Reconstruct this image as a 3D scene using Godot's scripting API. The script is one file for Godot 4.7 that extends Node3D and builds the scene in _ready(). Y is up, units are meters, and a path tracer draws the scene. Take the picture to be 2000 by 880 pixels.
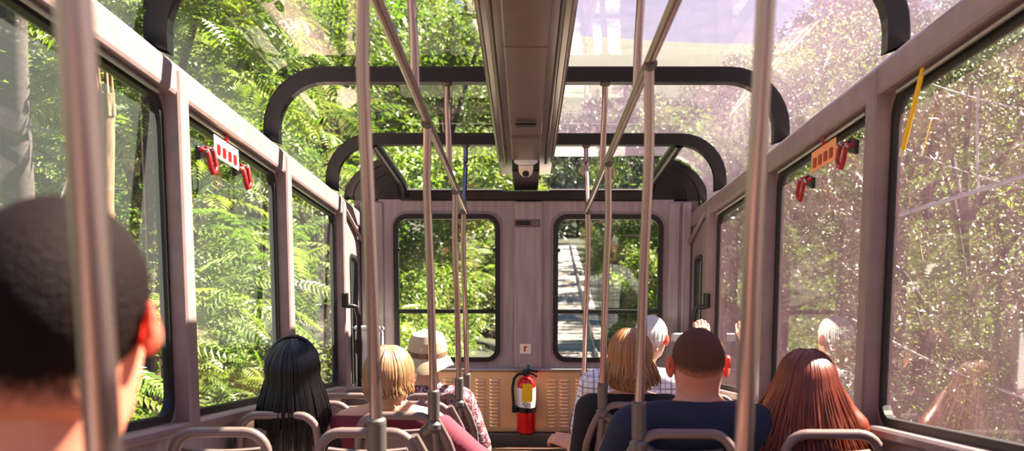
extends Node3D
# Interior of an inclined railway car. The car is built on a slope: a cross-section at distance d lies d * SLOPE lower.
const SLOPE := 0.242
const FLOOR := -1.27
const ROW := 0.75
const BACK := -2.55
const FRONT := 7.15

var names := {}
var M := {}
var rng := RandomNumberGenerator.new()


func car(x: float, h: float, d: float) -> Vector3:
	return Vector3(x, h - d * SLOPE, -d)


# ---------------------------------------------------------------- mesh builder
class MB:
	var v := PackedVector3Array()
	var n := PackedVector3Array()
	var c := PackedColorArray()
	var idx := PackedInt32Array()
	var col := Color(1, 1, 1)
	var use_col := false

	func put(p: Vector3, nn: Vector3) -> int:
		v.append(p)
		n.append(nn)
		if use_col:
			c.append(col)
		return v.size() - 1

	func face(a: int, b: int, d: int) -> void:
		var g := (v[b] - v[a]).cross(v[d] - v[a])
		if g.dot(n[a] + n[b] + n[d]) > 0.0:
			idx.append_array(PackedInt32Array([a, d, b]))
		else:
			idx.append_array(PackedInt32Array([a, b, d]))

	func tri(a: Vector3, b: Vector3, d: Vector3, out: Vector3) -> void:
		var g := (b - a).cross(d - a)
		if g.length_squared() < 1e-16:
			return
		g = g.normalized()
		if g.dot(out) < 0:
			g = -g
		face(put(a, g), put(b, g), put(d, g))

	func quad(a: Vector3, b: Vector3, d: Vector3, e: Vector3, out: Vector3) -> void:
		var g := (d - a).cross(e - b)
		if g.length_squared() < 1e-16:
			return
		g = g.normalized()
		if g.dot(out) < 0:
			g = -g
		var i := put(a, g)
		var j := put(b, g)
		var k := put(d, g)
		var l := put(e, g)
		face(i, j, k)
		face(i, k, l)

	# convex body from a box with eight corners given by a mapping, edges chamfered
	func box(lo: Vector3, hi: Vector3, bev: float, map: Callable) -> void:
		var mid := (lo + hi) * 0.5
		var h := (hi - lo) * 0.5
		bev = minf(bev, minf(h.x, minf(h.y, h.z)) * 0.9)
		var centre: Vector3 = map.call(mid)
		var g := func(sx: int, sy: int, sz: int, axis: int) -> Vector3:
			var p := Vector3(sx * h.x, sy * h.y, sz * h.z)
			for k in 3:
				if k != axis:
					p[k] -= signf(p[k]) * bev
			return map.call(mid + p)
		for axis in 3:
			var a1 := (axis + 1) % 3
			var a2 := (axis + 2) % 3
			for s in [-1, 1]:
				var q := []
				for t in [[-1, -1], [1, -1], [1, 1], [-1, 1]]:
					var e := [0, 0, 0]
					e[axis] = s
					e[a1] = t[0]
					e[a2] = t[1]
					q.append(g.call(e[0], e[1], e[2], axis))
				quad(q[0], q[1], q[2], q[3], q[0] + q[2] - 2.0 * centre)
			# chamfers along this axis
			for s1 in [-1, 1]:
				for s2 in [-1, 1]:
					var e := [0, 0, 0]
					e[a1] = s1
					e[a2] = s2
					e[axis] = -1
					var p1: Vector3 = g.call(e[0], e[1], e[2], a1)
					var p2: Vector3 = g.call(e[0], e[1], e[2], a2)
					e[axis] = 1
					var p3: Vector3 = g.call(e[0], e[1], e[2], a2)
					var p4: Vector3 = g.call(e[0], e[1], e[2], a1)
					quad(p1, p2, p3, p4, p1 + p3 - 2.0 * centre)
		for sx in [-1, 1]:
			for sy in [-1, 1]:
				for sz in [-1, 1]:
					var p: Vector3 = g.call(sx, sy, sz, 0)
					tri(p, g.call(sx, sy, sz, 1), g.call(sx, sy, sz, 2), p - centre)

	func tube(path: Array, rad: Variant, sides := 12, caps := true, flat := 1.0) -> void:
		var m := path.size()
		var up := Vector3(0.31, 0.87, 0.38)
		var rows := []
		for i in m:
			var t: Vector3 = (path[mini(i + 1, m - 1)] - path[maxi(i - 1, 0)]).normalized()
			if absf(t.dot(up)) > 0.97:
				up = Vector3(0.9, 0.1, -0.42)
			var a := (up - t * up.dot(t)).normalized()
			up = a
			var b := t.cross(a)
			var r: float = rad[i] if rad is Array else rad
			var row := []
			for k in sides:
				var w := TAU * k / sides
				var dir := a * cos(w) + b * sin(w) * flat
				row.append(put(path[i] + dir * r, (a * cos(w) + b * sin(w) / flat).normalized()))
			rows.append(row)
		for i in m - 1:
			for k in sides:
				var k2 := (k + 1) % sides
				face(rows[i][k], rows[i][k2], rows[i + 1][k2])
				face(rows[i][k], rows[i + 1][k2], rows[i + 1][k])
		if caps:
			for e in [0, m - 1]:
				var t: Vector3 = (path[0] - path[1]).normalized() if e == 0 else (path[m - 1] - path[m - 2]).normalized()
				var mid := put(path[e], t)
				var ring := []
				for k in sides:
					ring.append(put(v[rows[e][k]], t))
				for k in sides:
					face(mid, ring[k], ring[(k + 1) % sides])

	# profile: [radius, height] pairs turned round axis
	func lathe(base: Vector3, axis: Vector3, prof: Array, sides := 20, sharp := true) -> void:
		var a := axis.cross(Vector3(0.21, 0.33, 0.92)).normalized()
		var b := axis.cross(a).normalized()
		for i in prof.size() - 1:
			var p: Array = prof[i]
			var q: Array = prof[i + 1]
			var sl := Vector2(q[1] - p[1], -(q[0] - p[0]))
			if sl.length() < 1e-7:
				continue
			sl = sl.normalized()
			var r0 := []
			var r1 := []
			for k in sides:
				var w := TAU * k / sides
				var dir := a * cos(w) + b * sin(w)
				var nn := (dir * sl.x + axis * sl.y).normalized()
				r0.append(put(base + dir * p[0] + axis * p[1], nn))
				r1.append(put(base + dir * q[0] + axis * q[1], nn))
			for k in sides:
				var k2 := (k + 1) % sides
				face(r0[k], r0[k2], r1[k2])
				face(r0[k], r1[k2], r1[k])

	# solid ring between two loops (same count) from c0 to c1
	func ring(outer: PackedVector2Array, inner: PackedVector2Array, c0: float, c1: float, map: Callable) -> void:
		var m := outer.size()
		var cen := Vector2.ZERO
		for p in inner:
			cen += p / m
		var ax: Vector3 = map.call(cen.x, cen.y, c1) - map.call(cen.x, cen.y, c0)
		for i in m:
			var j := (i + 1) % m
			var o0 := outer[i]
			var o1 := outer[j]
			var i0 := inner[i]
			var i1 := inner[j]
			quad(map.call(o0.x, o0.y, c0), map.call(o1.x, o1.y, c0), map.call(i1.x, i1.y, c0), map.call(i0.x, i0.y, c0), -ax)
			quad(map.call(o0.x, o0.y, c1), map.call(o1.x, o1.y, c1), map.call(i1.x, i1.y, c1), map.call(i0.x, i0.y, c1), ax)
			var mo: Vector3 = map.call(o0.x, o0.y, c0) - map.call(cen.x, cen.y, c0)
			quad(map.call(o0.x, o0.y, c0), map.call(o1.x, o1.y, c0), map.call(o1.x, o1.y, c1), map.call(o0.x, o0.y, c1), mo)
			var mi: Vector3 = map.call(cen.x, cen.y, c0) - map.call(i0.x, i0.y, c0)
			quad(map.call(i0.x, i0.y, c0), map.call(i1.x, i1.y, c0), map.call(i1.x, i1.y, c1), map.call(i0.x, i0.y, c1), mi)

	# filled plate inside a convex loop from c0 to c1
	func plate(loop: PackedVector2Array, c0: float, c1: float, map: Callable) -> void:
		var m := loop.size()
		var cen := Vector2.ZERO
		for p in loop:
			cen += p / m
		var f0: Vector3 = map.call(cen.x, cen.y, c0)
		var f1: Vector3 = map.call(cen.x, cen.y, c1)
		for i in m:
			var a := loop[i]
			var b := loop[(i + 1) % m]
			var a0: Vector3 = map.call(a.x, a.y, c0)
			var b0: Vector3 = map.call(b.x, b.y, c0)
			var a1: Vector3 = map.call(a.x, a.y, c1)
			var b1: Vector3 = map.call(b.x, b.y, c1)
			tri(f0, a0, b0, f0 - f1)
			tri(f1, a1, b1, f1 - f0)
			quad(a0, b0, b1, a1, a0 - f0)

	# smooth grid; out = a point on the inner side
	func grid(rows: Array, inside: Vector3, closed := false) -> void:
		var m := rows.size()
		var w: int = rows[0].size()
		var ids := []
		for i in m:
			var r := []
			for k in w:
				var kp := (k + 1) % w if closed else mini(k + 1, w - 1)
				var km := (k - 1 + w) % w if closed else maxi(k - 1, 0)
				var tu: Vector3 = rows[i][kp] - rows[i][km]
				var tv: Vector3 = rows[mini(i + 1, m - 1)][k] - rows[maxi(i - 1, 0)][k]
				var nn := tu.cross(tv).normalized()
				if nn.dot(rows[i][k] - inside) < 0:
					nn = -nn
				r.append(put(rows[i][k], nn))
			ids.append(r)
		for i in m - 1:
			for k in (w if closed else w - 1):
				var k2 := (k + 1) % w
				face(ids[i][k], ids[i][k2], ids[i + 1][k2])
				face(ids[i][k], ids[i + 1][k2], ids[i + 1][k])

	func mesh(shift := Vector3.ZERO, into: ArrayMesh = null) -> ArrayMesh:
		var a := []
		a.resize(Mesh.ARRAY_MAX)
		var vv := v
		if shift != Vector3.ZERO:
			vv = PackedVector3Array()
			vv.resize(v.size())
			for i in v.size():
				vv[i] = v[i] - shift
		a[Mesh.ARRAY_VERTEX] = vv
		a[Mesh.ARRAY_NORMAL] = n
		if use_col:
			a[Mesh.ARRAY_COLOR] = c
		a[Mesh.ARRAY_INDEX] = idx
		var out := into if into else ArrayMesh.new()
		out.add_surface_from_arrays(Mesh.PRIMITIVE_TRIANGLES, a)
		return out


# ---------------------------------------------------------------- soft solids (people)
class Field:
	var prims := []
	var clips := []   # [point, normal]: keep what lies behind the plane

	func cap(a: Vector3, b: Vector3, ra: float, rb: float, k := 0.03) -> void:
		prims.append([0, a, b, ra, rb, k])

	func ell(p: Vector3, r: Vector3, basis := Basis.IDENTITY, k := 0.02) -> void:
		prims.append([1, p, r, basis.inverse(), 0.0, k])

	func clip(p: Vector3, nn: Vector3) -> void:
		clips.append([p, nn.normalized()])

	func build(mb: MB, cell: float) -> void:
		var lo := Vector3(1e9, 1e9, 1e9)
		var hi := -lo
		var boxes := []
		for q in prims:
			var l: Vector3
			var h: Vector3
			if q[0] == 0:
				var r: float = maxf(q[3], q[4])
				l = Vector3(minf(q[1].x, q[2].x), minf(q[1].y, q[2].y), minf(q[1].z, q[2].z)) - Vector3(r, r, r)
				h = Vector3(maxf(q[1].x, q[2].x), maxf(q[1].y, q[2].y), maxf(q[1].z, q[2].z)) + Vector3(r, r, r)
			else:
				var r: float = maxf(q[2].x, maxf(q[2].y, q[2].z))
				l = q[1] - Vector3(r, r, r)
				h = q[1] + Vector3(r, r, r)
			boxes.append([l, h])
			lo = lo.min(l)
			hi = hi.max(h)
		lo -= Vector3.ONE * cell * 3.0
		hi += Vector3.ONE * cell * 3.0
		var nx := int((hi.x - lo.x) / cell) + 2
		var ny := int((hi.y - lo.y) / cell) + 2
		var nz := int((hi.z - lo.z) / cell) + 2
		var f := PackedFloat32Array()
		f.resize(nx * ny * nz)
		f.fill(9.0)
		for qi in prims.size():
			var q: Array = prims[qi]
			var k: float = q[5]
			var mar := maxf(k, cell) + cell * 1.6
			var l: Vector3 = (boxes[qi][0] - lo - Vector3.ONE * mar) / cell
			var h: Vector3 = (boxes[qi][1] - lo + Vector3.ONE * mar) / cell
			var x0 := maxi(0, int(l.x))
			var x1 := mini(nx - 1, int(h.x) + 1)
			var y0 := maxi(0, int(l.y))
			var y1 := mini(ny - 1, int(h.y) + 1)
			var z0 := maxi(0, int(l.z))
			var z1 := mini(nz - 1, int(h.z) + 1)
			var a: Vector3 = q[1]
			var isc: bool = q[0] == 0
			var ba := Vector3.ZERO
			var inv := 0.0
			var ra := 0.0
			var rb := 0.0
			var rr := Vector3.ONE
			var bs := Basis.IDENTITY
			var mr := 0.0
			if isc:
				ba = q[2] - a
				inv = 1.0 / maxf(ba.length_squared(), 1e-9)
				ra = q[3]
				rb = q[4]
			else:
				rr = q[2]
				bs = q[3]
				mr = minf(rr.x, minf(rr.y, rr.z))
			for z in range(z0, z1 + 1):
				for y in range(y0, y1 + 1):
					var at := (z * ny + y) * nx
					for x in range(x0, x1 + 1):
						var p := lo + Vector3(x, y, z) * cell - a
						var d: float
						if isc:
							var t := clampf(p.dot(ba) * inv, 0.0, 1.0)
							d = (p - ba * t).length() - ra - (rb - ra) * t
						else:
							var e := (bs * p) / rr
							var k0 := e.length()
							var k1 := (e / rr).length()
							d = k0 * (k0 - 1.0) / k1 if k1 > 1e-6 else -mr
						var o := f[at + x]
						var hh := maxf(k - absf(o - d), 0.0)
						f[at + x] = minf(o, d) - (hh * hh * 0.25 / k if k > 0 else 0.0)
		if clips.size():
			for z in nz:
				for y in ny:
					for x in nx:
						var at := (z * ny + y) * nx + x
						if f[at] < 0.2:
							var p := lo + Vector3(x, y, z) * cell
							for cl in clips:
								f[at] = maxf(f[at], (p - cl[0]).dot(cl[1]))
		# surface nets
		var ids := {}
		var off := [0, 1, nx, nx + 1, nx * ny, nx * ny + 1, nx * ny + nx, nx * ny + nx + 1]
		var cor := [Vector3(0, 0, 0), Vector3(1, 0, 0), Vector3(0, 1, 0), Vector3(1, 1, 0), Vector3(0, 0, 1), Vector3(1, 0, 1), Vector3(0, 1, 1), Vector3(1, 1, 1)]
		var edges := [[0, 1], [2, 3], [4, 5], [6, 7], [0, 2], [1, 3], [4, 6], [5, 7], [0, 4], [1, 5], [2, 6], [3, 7]]
		var lim := cell * 2.0
		for z in nz - 1:
			for y in ny - 1:
				var row := (z * ny + y) * nx
				for x in nx - 1:
					var at := row + x
					if absf(f[at]) > lim:
						continue
					var inn := 0
					for k in 8:
						if f[at + off[k]] < 0.0:
							inn += 1
					if inn == 0 or inn == 8:
						continue
					var s := Vector3.ZERO
					var cnt := 0
					for e in edges:
						var fa := f[at + off[e[0]]]
						var fb := f[at + off[e[1]]]
						if (fa < 0.0) != (fb < 0.0):
							s += cor[e[0]].lerp(cor[e[1]], fa / (fa - fb))
							cnt += 1
					s /= cnt
					var gx := (f[at + 1] + f[at + off[3]] + f[at + off[5]] + f[at + off[7]]) - (f[at] + f[at + off[2]] + f[at + off[4]] + f[at + off[6]])
					var gy := (f[at + off[2]] + f[at + off[3]] + f[at + off[6]] + f[at + off[7]]) - (f[at] + f[at + off[1]] + f[at + off[4]] + f[at + off[5]])
					var gz := (f[at + off[4]] + f[at + off[5]] + f[at + off[6]] + f[at + off[7]]) - (f[at] + f[at + off[1]] + f[at + off[2]] + f[at + off[3]])
					ids[at] = mb.put(lo + (Vector3(x, y, z) + s) * cell, Vector3(gx, gy, gz).normalized())
		var sxy := nx * ny
		for at in ids:
			var i0: int = ids[at]
			# edges that start in the far corner of this cell's lower corner point
			var f0 := f[at]
			for ax in 3:
				var st: int = [1, nx, sxy][ax]
				var u: int = [nx, sxy, 1][ax]
				var w: int = [sxy, 1, nx][ax]
				if (f0 < 0.0) != (f[at + st] < 0.0):
					if ids.has(at - u) and ids.has(at - w) and ids.has(at - u - w):
						mb.face(i0, ids[at - u], ids[at - u - w])
						mb.face(i0, ids[at - u - w], ids[at - w])


# ---------------------------------------------------------------- node helpers
func numbered(called: String) -> String:
	names[called] = names.get(called, -1) + 1
	return called if names[called] == 0 else "%s_%03d" % [called, names[called]]


func origin_of(o: Node) -> Vector3:
	var p := Vector3.ZERO
	while o is Node3D and o != self:
		p += o.position
		o = o.get_parent()
	return p


func tag(o: Node, label: String, category: String, group := "") -> Node:
	o.set_meta("label", label)
	o.set_meta("category", category)
	if group:
		o.set_meta("group", group)
	return o


func thing(called: String, label: String, category: String, at := Vector3.ZERO, group := "") -> Node3D:
	var o := Node3D.new()
	o.name = numbered(called)
	add_child(o)
	o.position = at
	tag(o, label, category, group)
	return o


func obj(called: String, mb: MB, mat: Material, parent: Node = null) -> MeshInstance3D:
	var o := MeshInstance3D.new()
	o.name = called if parent else numbered(called)
	var p: Node = parent if parent else self
	o.mesh = mb.mesh(origin_of(parent) if parent else Vector3.ZERO)
	o.material_override = mat
	p.add_child(o, true)
	return o


func struct(called: String, mb: MB, mat: Material, parent: Node = null) -> MeshInstance3D:
	var o := obj(called, mb, mat, parent)
	if parent == null:
		o.set_meta("kind", "structure")
	return o


func shell(called: String, label: String, category: String) -> Node3D:
	var o := Node3D.new()
	o.name = called
	add_child(o)
	o.set_meta("kind", "structure")
	tag(o, label, category)
	return o


func cbox(mb: MB, x0: float, x1: float, h0: float, h1: float, d0: float, d1: float, bev := 0.006) -> void:
	mb.box(Vector3(x0, h0, d0), Vector3(x1, h1, d1), bev, func(p: Vector3) -> Vector3: return car(p.x, p.y, p.z))


func wbox(mb: MB, lo: Vector3, hi: Vector3, bev := 0.004) -> void:
	mb.box(lo, hi, bev, func(p: Vector3) -> Vector3: return p)


func rrect(x0: float, y0: float, x1: float, y1: float, r: float, seg := 6) -> PackedVector2Array:
	var out := PackedVector2Array()
	for k in 4:
		var cx: float = [x1 - r, x0 + r, x0 + r, x1 - r][k]
		var cy: float = [y1 - r, y1 - r, y0 + r, y0 + r][k]
		for i in seg + 1:
			var w := (k + float(i) / seg) * PI / 2
			out.append(Vector2(cx + r * cos(w), cy + r * sin(w)))
	return out


# a rectangle with as many points as rrect, each on the ray through it
func rect_round(loop: PackedVector2Array, x0: float, y0: float, x1: float, y1: float, seg := 6) -> PackedVector2Array:
	var out := PackedVector2Array()
	for i in loop.size():
		var k := i / (seg + 1)
		var j := i % (seg + 1)
		var t := float(j) / seg
		var c: Vector2 = [Vector2(x1, y1), Vector2(x0, y1), Vector2(x0, y0), Vector2(x1, y0)][k]
		var p := loop[i]
		var a: Vector2 = [Vector2(x1, p.y), Vector2(p.x, y1), Vector2(x0, p.y), Vector2(p.x, y0)][k]
		var b: Vector2 = [Vector2(p.x, y1), Vector2(x0, p.y), Vector2(p.x, y0), Vector2(x1, p.y)][k]
		out.append(a.lerp(c, t * 2.0) if t <= 0.5 else c.lerp(b, t * 2.0 - 1.0))
	return out


func mat(c: Color, rough := 0.6, metal := 0.0, spec := 0.5) -> StandardMaterial3D:
	var m := StandardMaterial3D.new()
	m.albedo_color = c
	m.roughness = rough
	m.metallic = metal
	m.metallic_specular = spec
	m.cull_mode = BaseMaterial3D.CULL_DISABLED
	return m


func noise_tex(freq: float, lo: Color, hi: Color, size := 256, octaves := 4, seed_ := 1, as_n := false, strength := 4.0) -> NoiseTexture2D:
	var t := NoiseTexture2D.new()
	var f := FastNoiseLite.new()
	f.seed = seed_
	f.frequency = freq
	f.fractal_octaves = octaves
	t.noise = f
	t.width = size
	t.height = size
	t.seamless = true
	if as_n:
		t.as_normal_map = true
		t.bump_strength = strength
	else:
		var g := Gradient.new()
		g.set_color(0, lo)
		g.set_color(1, hi)
		t.color_ramp = g
	return t


func grain(m: StandardMaterial3D, freq: float, lo: float, hi: float, scale: float, seed_ := 1, world := true) -> StandardMaterial3D:
	m.albedo_texture = noise_tex(freq, Color(lo, lo, lo), Color(hi, hi, hi), 256, 4, seed_)
	m.uv1_triplanar = true
	m.uv1_world_triplanar = world
	m.uv1_scale = Vector3(scale, scale, scale)
	return m


func stretched(m: StandardMaterial3D, lo: float, hi: float, sc: Vector3, seed_ := 1) -> StandardMaterial3D:
	m.albedo_texture = noise_tex(0.03, Color(lo, lo, lo), Color(hi, hi, hi), 256, 4, seed_)
	m.uv1_triplanar = true
	m.uv1_world_triplanar = true
	m.uv1_scale = sc
	return m


func pane(c: Color, alpha: float) -> StandardMaterial3D:
	var m := mat(Color(c, alpha), 0.02)
	m.transparency = BaseMaterial3D.TRANSPARENCY_ALPHA
	return m


func materials() -> void:
	M.paint = grain(mat(Color(0.56, 0.475, 0.47), 0.38), 0.02, 0.86, 1.0, 1.3, 3)
	M.paint_wall = stretched(mat(Color(0.66, 0.60, 0.59), 0.28), 0.84, 1.0, Vector3(3.0, 0.25, 3.0), 5)
	M.black = mat(Color(0.022, 0.026, 0.034), 0.36)
	M.rubber = mat(Color(0.03, 0.03, 0.032), 0.5)
	M.fascia = mat(Color(0.06, 0.05, 0.05), 0.22)
	M.steel = mat(Color(0.68, 0.60, 0.59), 0.25, 0.95)
	M.collar = mat(Color(0.40, 0.375, 0.36), 0.42, 0.5)
	M.alu = mat(Color(0.78, 0.78, 0.78), 0.3, 0.85)
	M.seat = grain(mat(Color(0.43, 0.36, 0.345), 0.42), 0.06, 0.92, 1.0, 4.0, 7)
	M.seat_rail = mat(Color(0.43, 0.36, 0.345), 0.36)
	M.floor = grain(mat(Color(0.40, 0.27, 0.19), 0.55), 0.05, 0.7, 1.0, 2.0, 9)
	M.duct = grain(mat(Color(0.44, 0.37, 0.33), 0.3), 0.03, 0.85, 1.0, 1.5, 11)
	M.duct_side = mat(Color(0.44, 0.37, 0.33), 0.18, 0.6)
	M.louvre = mat(Color(0.93, 0.77, 0.58), 0.34, 0.45)  # warm reflection on the steel put into its base colour
	M.white = mat(Color(0.86, 0.86, 0.87), 0.4)
	M.cream = mat(Color(0.90, 0.86, 0.76), 0.5)
	M.red = mat(Color(0.78, 0.03, 0.05), 0.25)
	M.darkred = mat(Color(0.62, 0.03, 0.06), 0.35)
	M.yellow = mat(Color(0.96, 0.76, 0.05), 0.5)
	M.orange = mat(Color(0.96, 0.62, 0.36), 0.5)
	M.green = mat(Color(0.05, 0.40, 0.26), 0.4)
	M.glass = pane(Color(0.85, 0.9, 0.9), 0.03)
	M.glass_front = pane(Color(0.85, 0.9, 0.9), 0.02)
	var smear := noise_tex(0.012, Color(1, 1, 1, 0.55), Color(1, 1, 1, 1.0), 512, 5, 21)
	var dust_haze := mat(Color(0.60, 0.46, 0.52, 0.20), 0.9, 0.0, 0.1)  # dust film whose mauve tint also paints in sun glare and haze
	dust_haze.transparency = BaseMaterial3D.TRANSPARENCY_ALPHA
	dust_haze.albedo_texture = smear
	dust_haze.uv1_triplanar = true
	dust_haze.uv1_world_triplanar = true
	dust_haze.uv1_scale = Vector3(1.1, 1.1, 1.1)
	dust_haze.backlight_enabled = true
	dust_haze.backlight = Color(1, 1, 1)
	M.dust_haze = dust_haze
	M.dust_haze_roof = dust_haze.duplicate()
	M.dust_haze_roof.albedo_color = Color(0.64, 0.54, 0.65, 0.31)  # denser roof film, more mauve haze in its colour
	M.scratch = mat(Color(0.92, 0.90, 0.92), 0.4)
	M.skin = mat(Color(0.80, 0.58, 0.47), 0.5)
	M.skin.subsurf_scatter_enabled = true
	M.skin.subsurf_scatter_strength = 0.25
	M.skin_red = mat(Color(0.76, 0.50, 0.41), 0.5)
	M.skin_red.subsurf_scatter_enabled = true
	M.skin_red.subsurf_scatter_strength = 0.25
	M.ear = mat(Color(0.78, 0.42, 0.33), 0.5)
	M.ear.backlight_enabled = true
	M.ear.backlight = Color(0.8, 0.22, 0.15)
	for a in [["hair_black", Color(0.055, 0.045, 0.042), 0.30], ["hair_dark", Color(0.085, 0.07, 0.065), 0.55], ["hair_blond", Color(0.62, 0.47, 0.34), 0.38], ["hair_tawny", Color(0.58, 0.40, 0.24), 0.38], ["hair_red", Color(0.40, 0.155, 0.065), 0.34], ["hair_grey", Color(0.80, 0.77, 0.75), 0.5], ["hair_tone", Color(1, 1, 1), 0.75]]:
		var h := mat(a[1], a[2])
		h.vertex_color_use_as_albedo = true
		if a[0] == "hair_tone":
			h.metallic_specular = 0.2
			h.subsurf_scatter_enabled = true
			h.subsurf_scatter_strength = 0.15
			h.normal_enabled = true
			h.normal_texture = noise_tex(0.12, Color.BLACK, Color.WHITE, 256, 3, 61, true, 6.0)
			h.normal_scale = 0.8
			h.uv1_triplanar = true
			h.uv1_scale = Vector3(9, 4, 9)
		M[a[0]] = h
	M.navy = grain(mat(Color(0.085, 0.115, 0.22), 0.85), 0.1, 0.8, 1.0, 9.0, 31)
	M.black_cloth = grain(mat(Color(0.075, 0.075, 0.08), 0.85), 0.1, 0.8, 1.0, 9.0, 32)
	M.maroon = grain(mat(Color(0.46, 0.12, 0.22), 0.85), 0.1, 0.8, 1.0, 9.0, 33)
	M.pale_cloth = grain(mat(Color(0.80, 0.78, 0.80), 0.85), 0.1, 0.85, 1.0, 9.0, 34)
	M.dark_cloth = grain(mat(Color(0.10, 0.10, 0.11), 0.85), 0.1, 0.8, 1.0, 9.0, 35)
	M.denim = grain(mat(Color(0.19, 0.23, 0.34), 0.85), 0.1, 0.75, 1.0, 9.0, 36)
	M.straw = grain(mat(Color(0.80, 0.71, 0.58), 0.85), 0.08, 0.75, 1.0, 9.0, 37)
	M.plaid = mat(Color(1, 1, 1), 0.85)
	var im := Image.create(64, 64, false, Image.FORMAT_RGB8)
	im.fill(Color(0.88, 0.88, 0.90))
	for k in [[4, 5, Color(0.30, 0.33, 0.46)], [20, 3, Color(0.52, 0.52, 0.60)], [36, 5, Color(0.34, 0.36, 0.48)], [52, 3, Color(0.62, 0.42, 0.46)]]:
		for a in k[1]:
			for b in 64:
				im.set_pixel(k[0] + a, b, im.get_pixel(k[0] + a, b).lerp(k[2], 0.62))
				im.set_pixel(b, k[0] + a, im.get_pixel(b, k[0] + a).lerp(k[2], 0.62))
	M.plaid.albedo_texture = ImageTexture.create_from_image(im)
	M.plaid.uv1_triplanar = true
	M.plaid.uv1_scale = Vector3(9, 9, 9)
	M.print = mat(Color(1, 1, 1), 0.85)
	var t := noise_tex(0.035, Color(0.2, 0.05, 0.08), Color(0.9, 0.85, 0.85), 256, 3, 41)
	var g := Gradient.new()
	g.interpolation_mode = Gradient.GRADIENT_INTERPOLATE_CONSTANT
	g.offsets = PackedFloat32Array([0.0, 0.40, 0.52, 0.62])
	g.colors = PackedColorArray([Color(0.30, 0.07, 0.13), Color(0.50, 0.16, 0.24), Color(0.82, 0.76, 0.78), Color(0.24, 0.20, 0.26)])
	t.color_ramp = g
	M.print.albedo_texture = t
	M.print.uv1_triplanar = true
	M.print.uv1_scale = Vector3(3, 3, 3)
	# outdoors
	M.bark = grain(mat(Color(0.36, 0.27, 0.215), 0.9), 0.06, 0.55, 1.0, 1.2, 51)
	M.bark_pale = stretched(mat(Color(0.62, 0.47, 0.33), 0.9), 0.5, 1.0, Vector3(3, 0.5, 3), 52)
	M.bark_mauve = grain(mat(Color(0.29, 0.24, 0.24), 0.9), 0.06, 0.55, 1.0, 1.2, 53)
	M.soil = grain(mat(Color(0.20, 0.215, 0.12), 0.95), 0.04, 0.4, 1.0, 0.35, 54)
	M.ballast = grain(mat(Color(0.84, 0.79, 0.75), 0.95), 0.2, 0.6, 1.0, 1.0, 55)
	M.tie = mat(Color(0.66, 0.61, 0.57), 0.9)
	M.rail = mat(Color(0.55, 0.50, 0.48), 0.35, 0.8)
	M.pole_wood = stretched(mat(Color(0.44, 0.46, 0.42), 0.9), 0.7, 1.0, Vector3(4, 0.4, 4), 56)
	M.hill = grain(mat(Color(0.27, 0.33, 0.22), 1.0), 0.05, 0.8, 1.0, 0.012, 57)
	M.wire = mat(Color(0.80, 0.76, 0.78), 0.5)
	M.conduit = mat(Color(0.66, 0.68, 0.80), 0.35, 0.3)  # bluish tube outside, colours a reflection built as an object
	for a in [["leaf", Color(0.46, 0.53, 0.27), Color(0.84, 0.92, 0.46)], ["leaf_dark", Color(0.21, 0.28, 0.16), Color(0.36, 0.46, 0.22)], ["leaf_shaded", Color(0.31, 0.34, 0.18), Color(0.50, 0.52, 0.24)]]:  # last one: darker leaf copy, shade of the right-hand trees in its colour
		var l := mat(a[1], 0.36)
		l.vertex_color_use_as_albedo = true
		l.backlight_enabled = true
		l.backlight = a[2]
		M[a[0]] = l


# ================================================================ scene
func _ready() -> void:
	rng.seed = 20240
	# ---- camera, sky, sun, exposure
	var cam := Camera3D.new()
	cam.name = "camera"
	add_child(cam)
	var at := CameraAttributesPhysical.new()
	at.frustum_focus_distance = 5.2
	at.frustum_focal_length = 59.3
	at.exposure_aperture = 6.5
	cam.attributes = at
	cam.keep_aspect = Camera3D.KEEP_HEIGHT
	cam.fov = 22.62
	cam.near = 0.05
	cam.far = 4000.0
	cam.rotation_degrees = Vector3(-7.586, 0.703, 0)
	cam.current = true
	var env := Environment.new()
	env.background_mode = Environment.BG_SKY
	var sky := Sky.new()
	var sm := ProceduralSkyMaterial.new()
	sm.sky_top_color = Color(0.42, 0.60, 0.90)
	sm.sky_horizon_color = Color(0.86, 0.90, 0.98)
	sm.sky_curve = 0.12
	sm.ground_bottom_color = Color(0.30, 0.30, 0.24)
	sm.ground_horizon_color = Color(0.70, 0.74, 0.80)
	sm.sky_energy_multiplier = 0.9
	sm.sun_angle_max = 20.0
	sky.sky_material = sm
	env.sky = sky
	env.tonemap_mode = Environment.TONE_MAPPER_LINEAR
	env.tonemap_exposure = 1.2
	env.sdfgi_enabled = true
	env.ssao_enabled = true
	env.ssil_enabled = true
	var we := WorldEnvironment.new()
	we.name = "world_environment"
	we.environment = env
	add_child(we)
	var sun := DirectionalLight3D.new()
	sun.name = "sun"
	sun.light_color = Color(1.0, 0.95, 0.86)
	sun.light_energy = 13.0
	sun.light_angular_distance = 0.6
	sun.shadow_enabled = true
	add_child(sun)
	sun.look_at_from_position(Vector3.ZERO, -Vector3(0.72, 0.86, -0.34), Vector3.UP)

	materials()
	build_shell()
	build_front()
	build_spine()
	build_rails()
	build_seats()
	build_small()
	build_people()
	build_outdoors()


# ---------------------------------------------------------------- car body
func side_map(s: float) -> Callable:
	return func(d: float, h: float, c: float) -> Vector3: return car(s * (1.10 + c), h, d)


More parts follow.
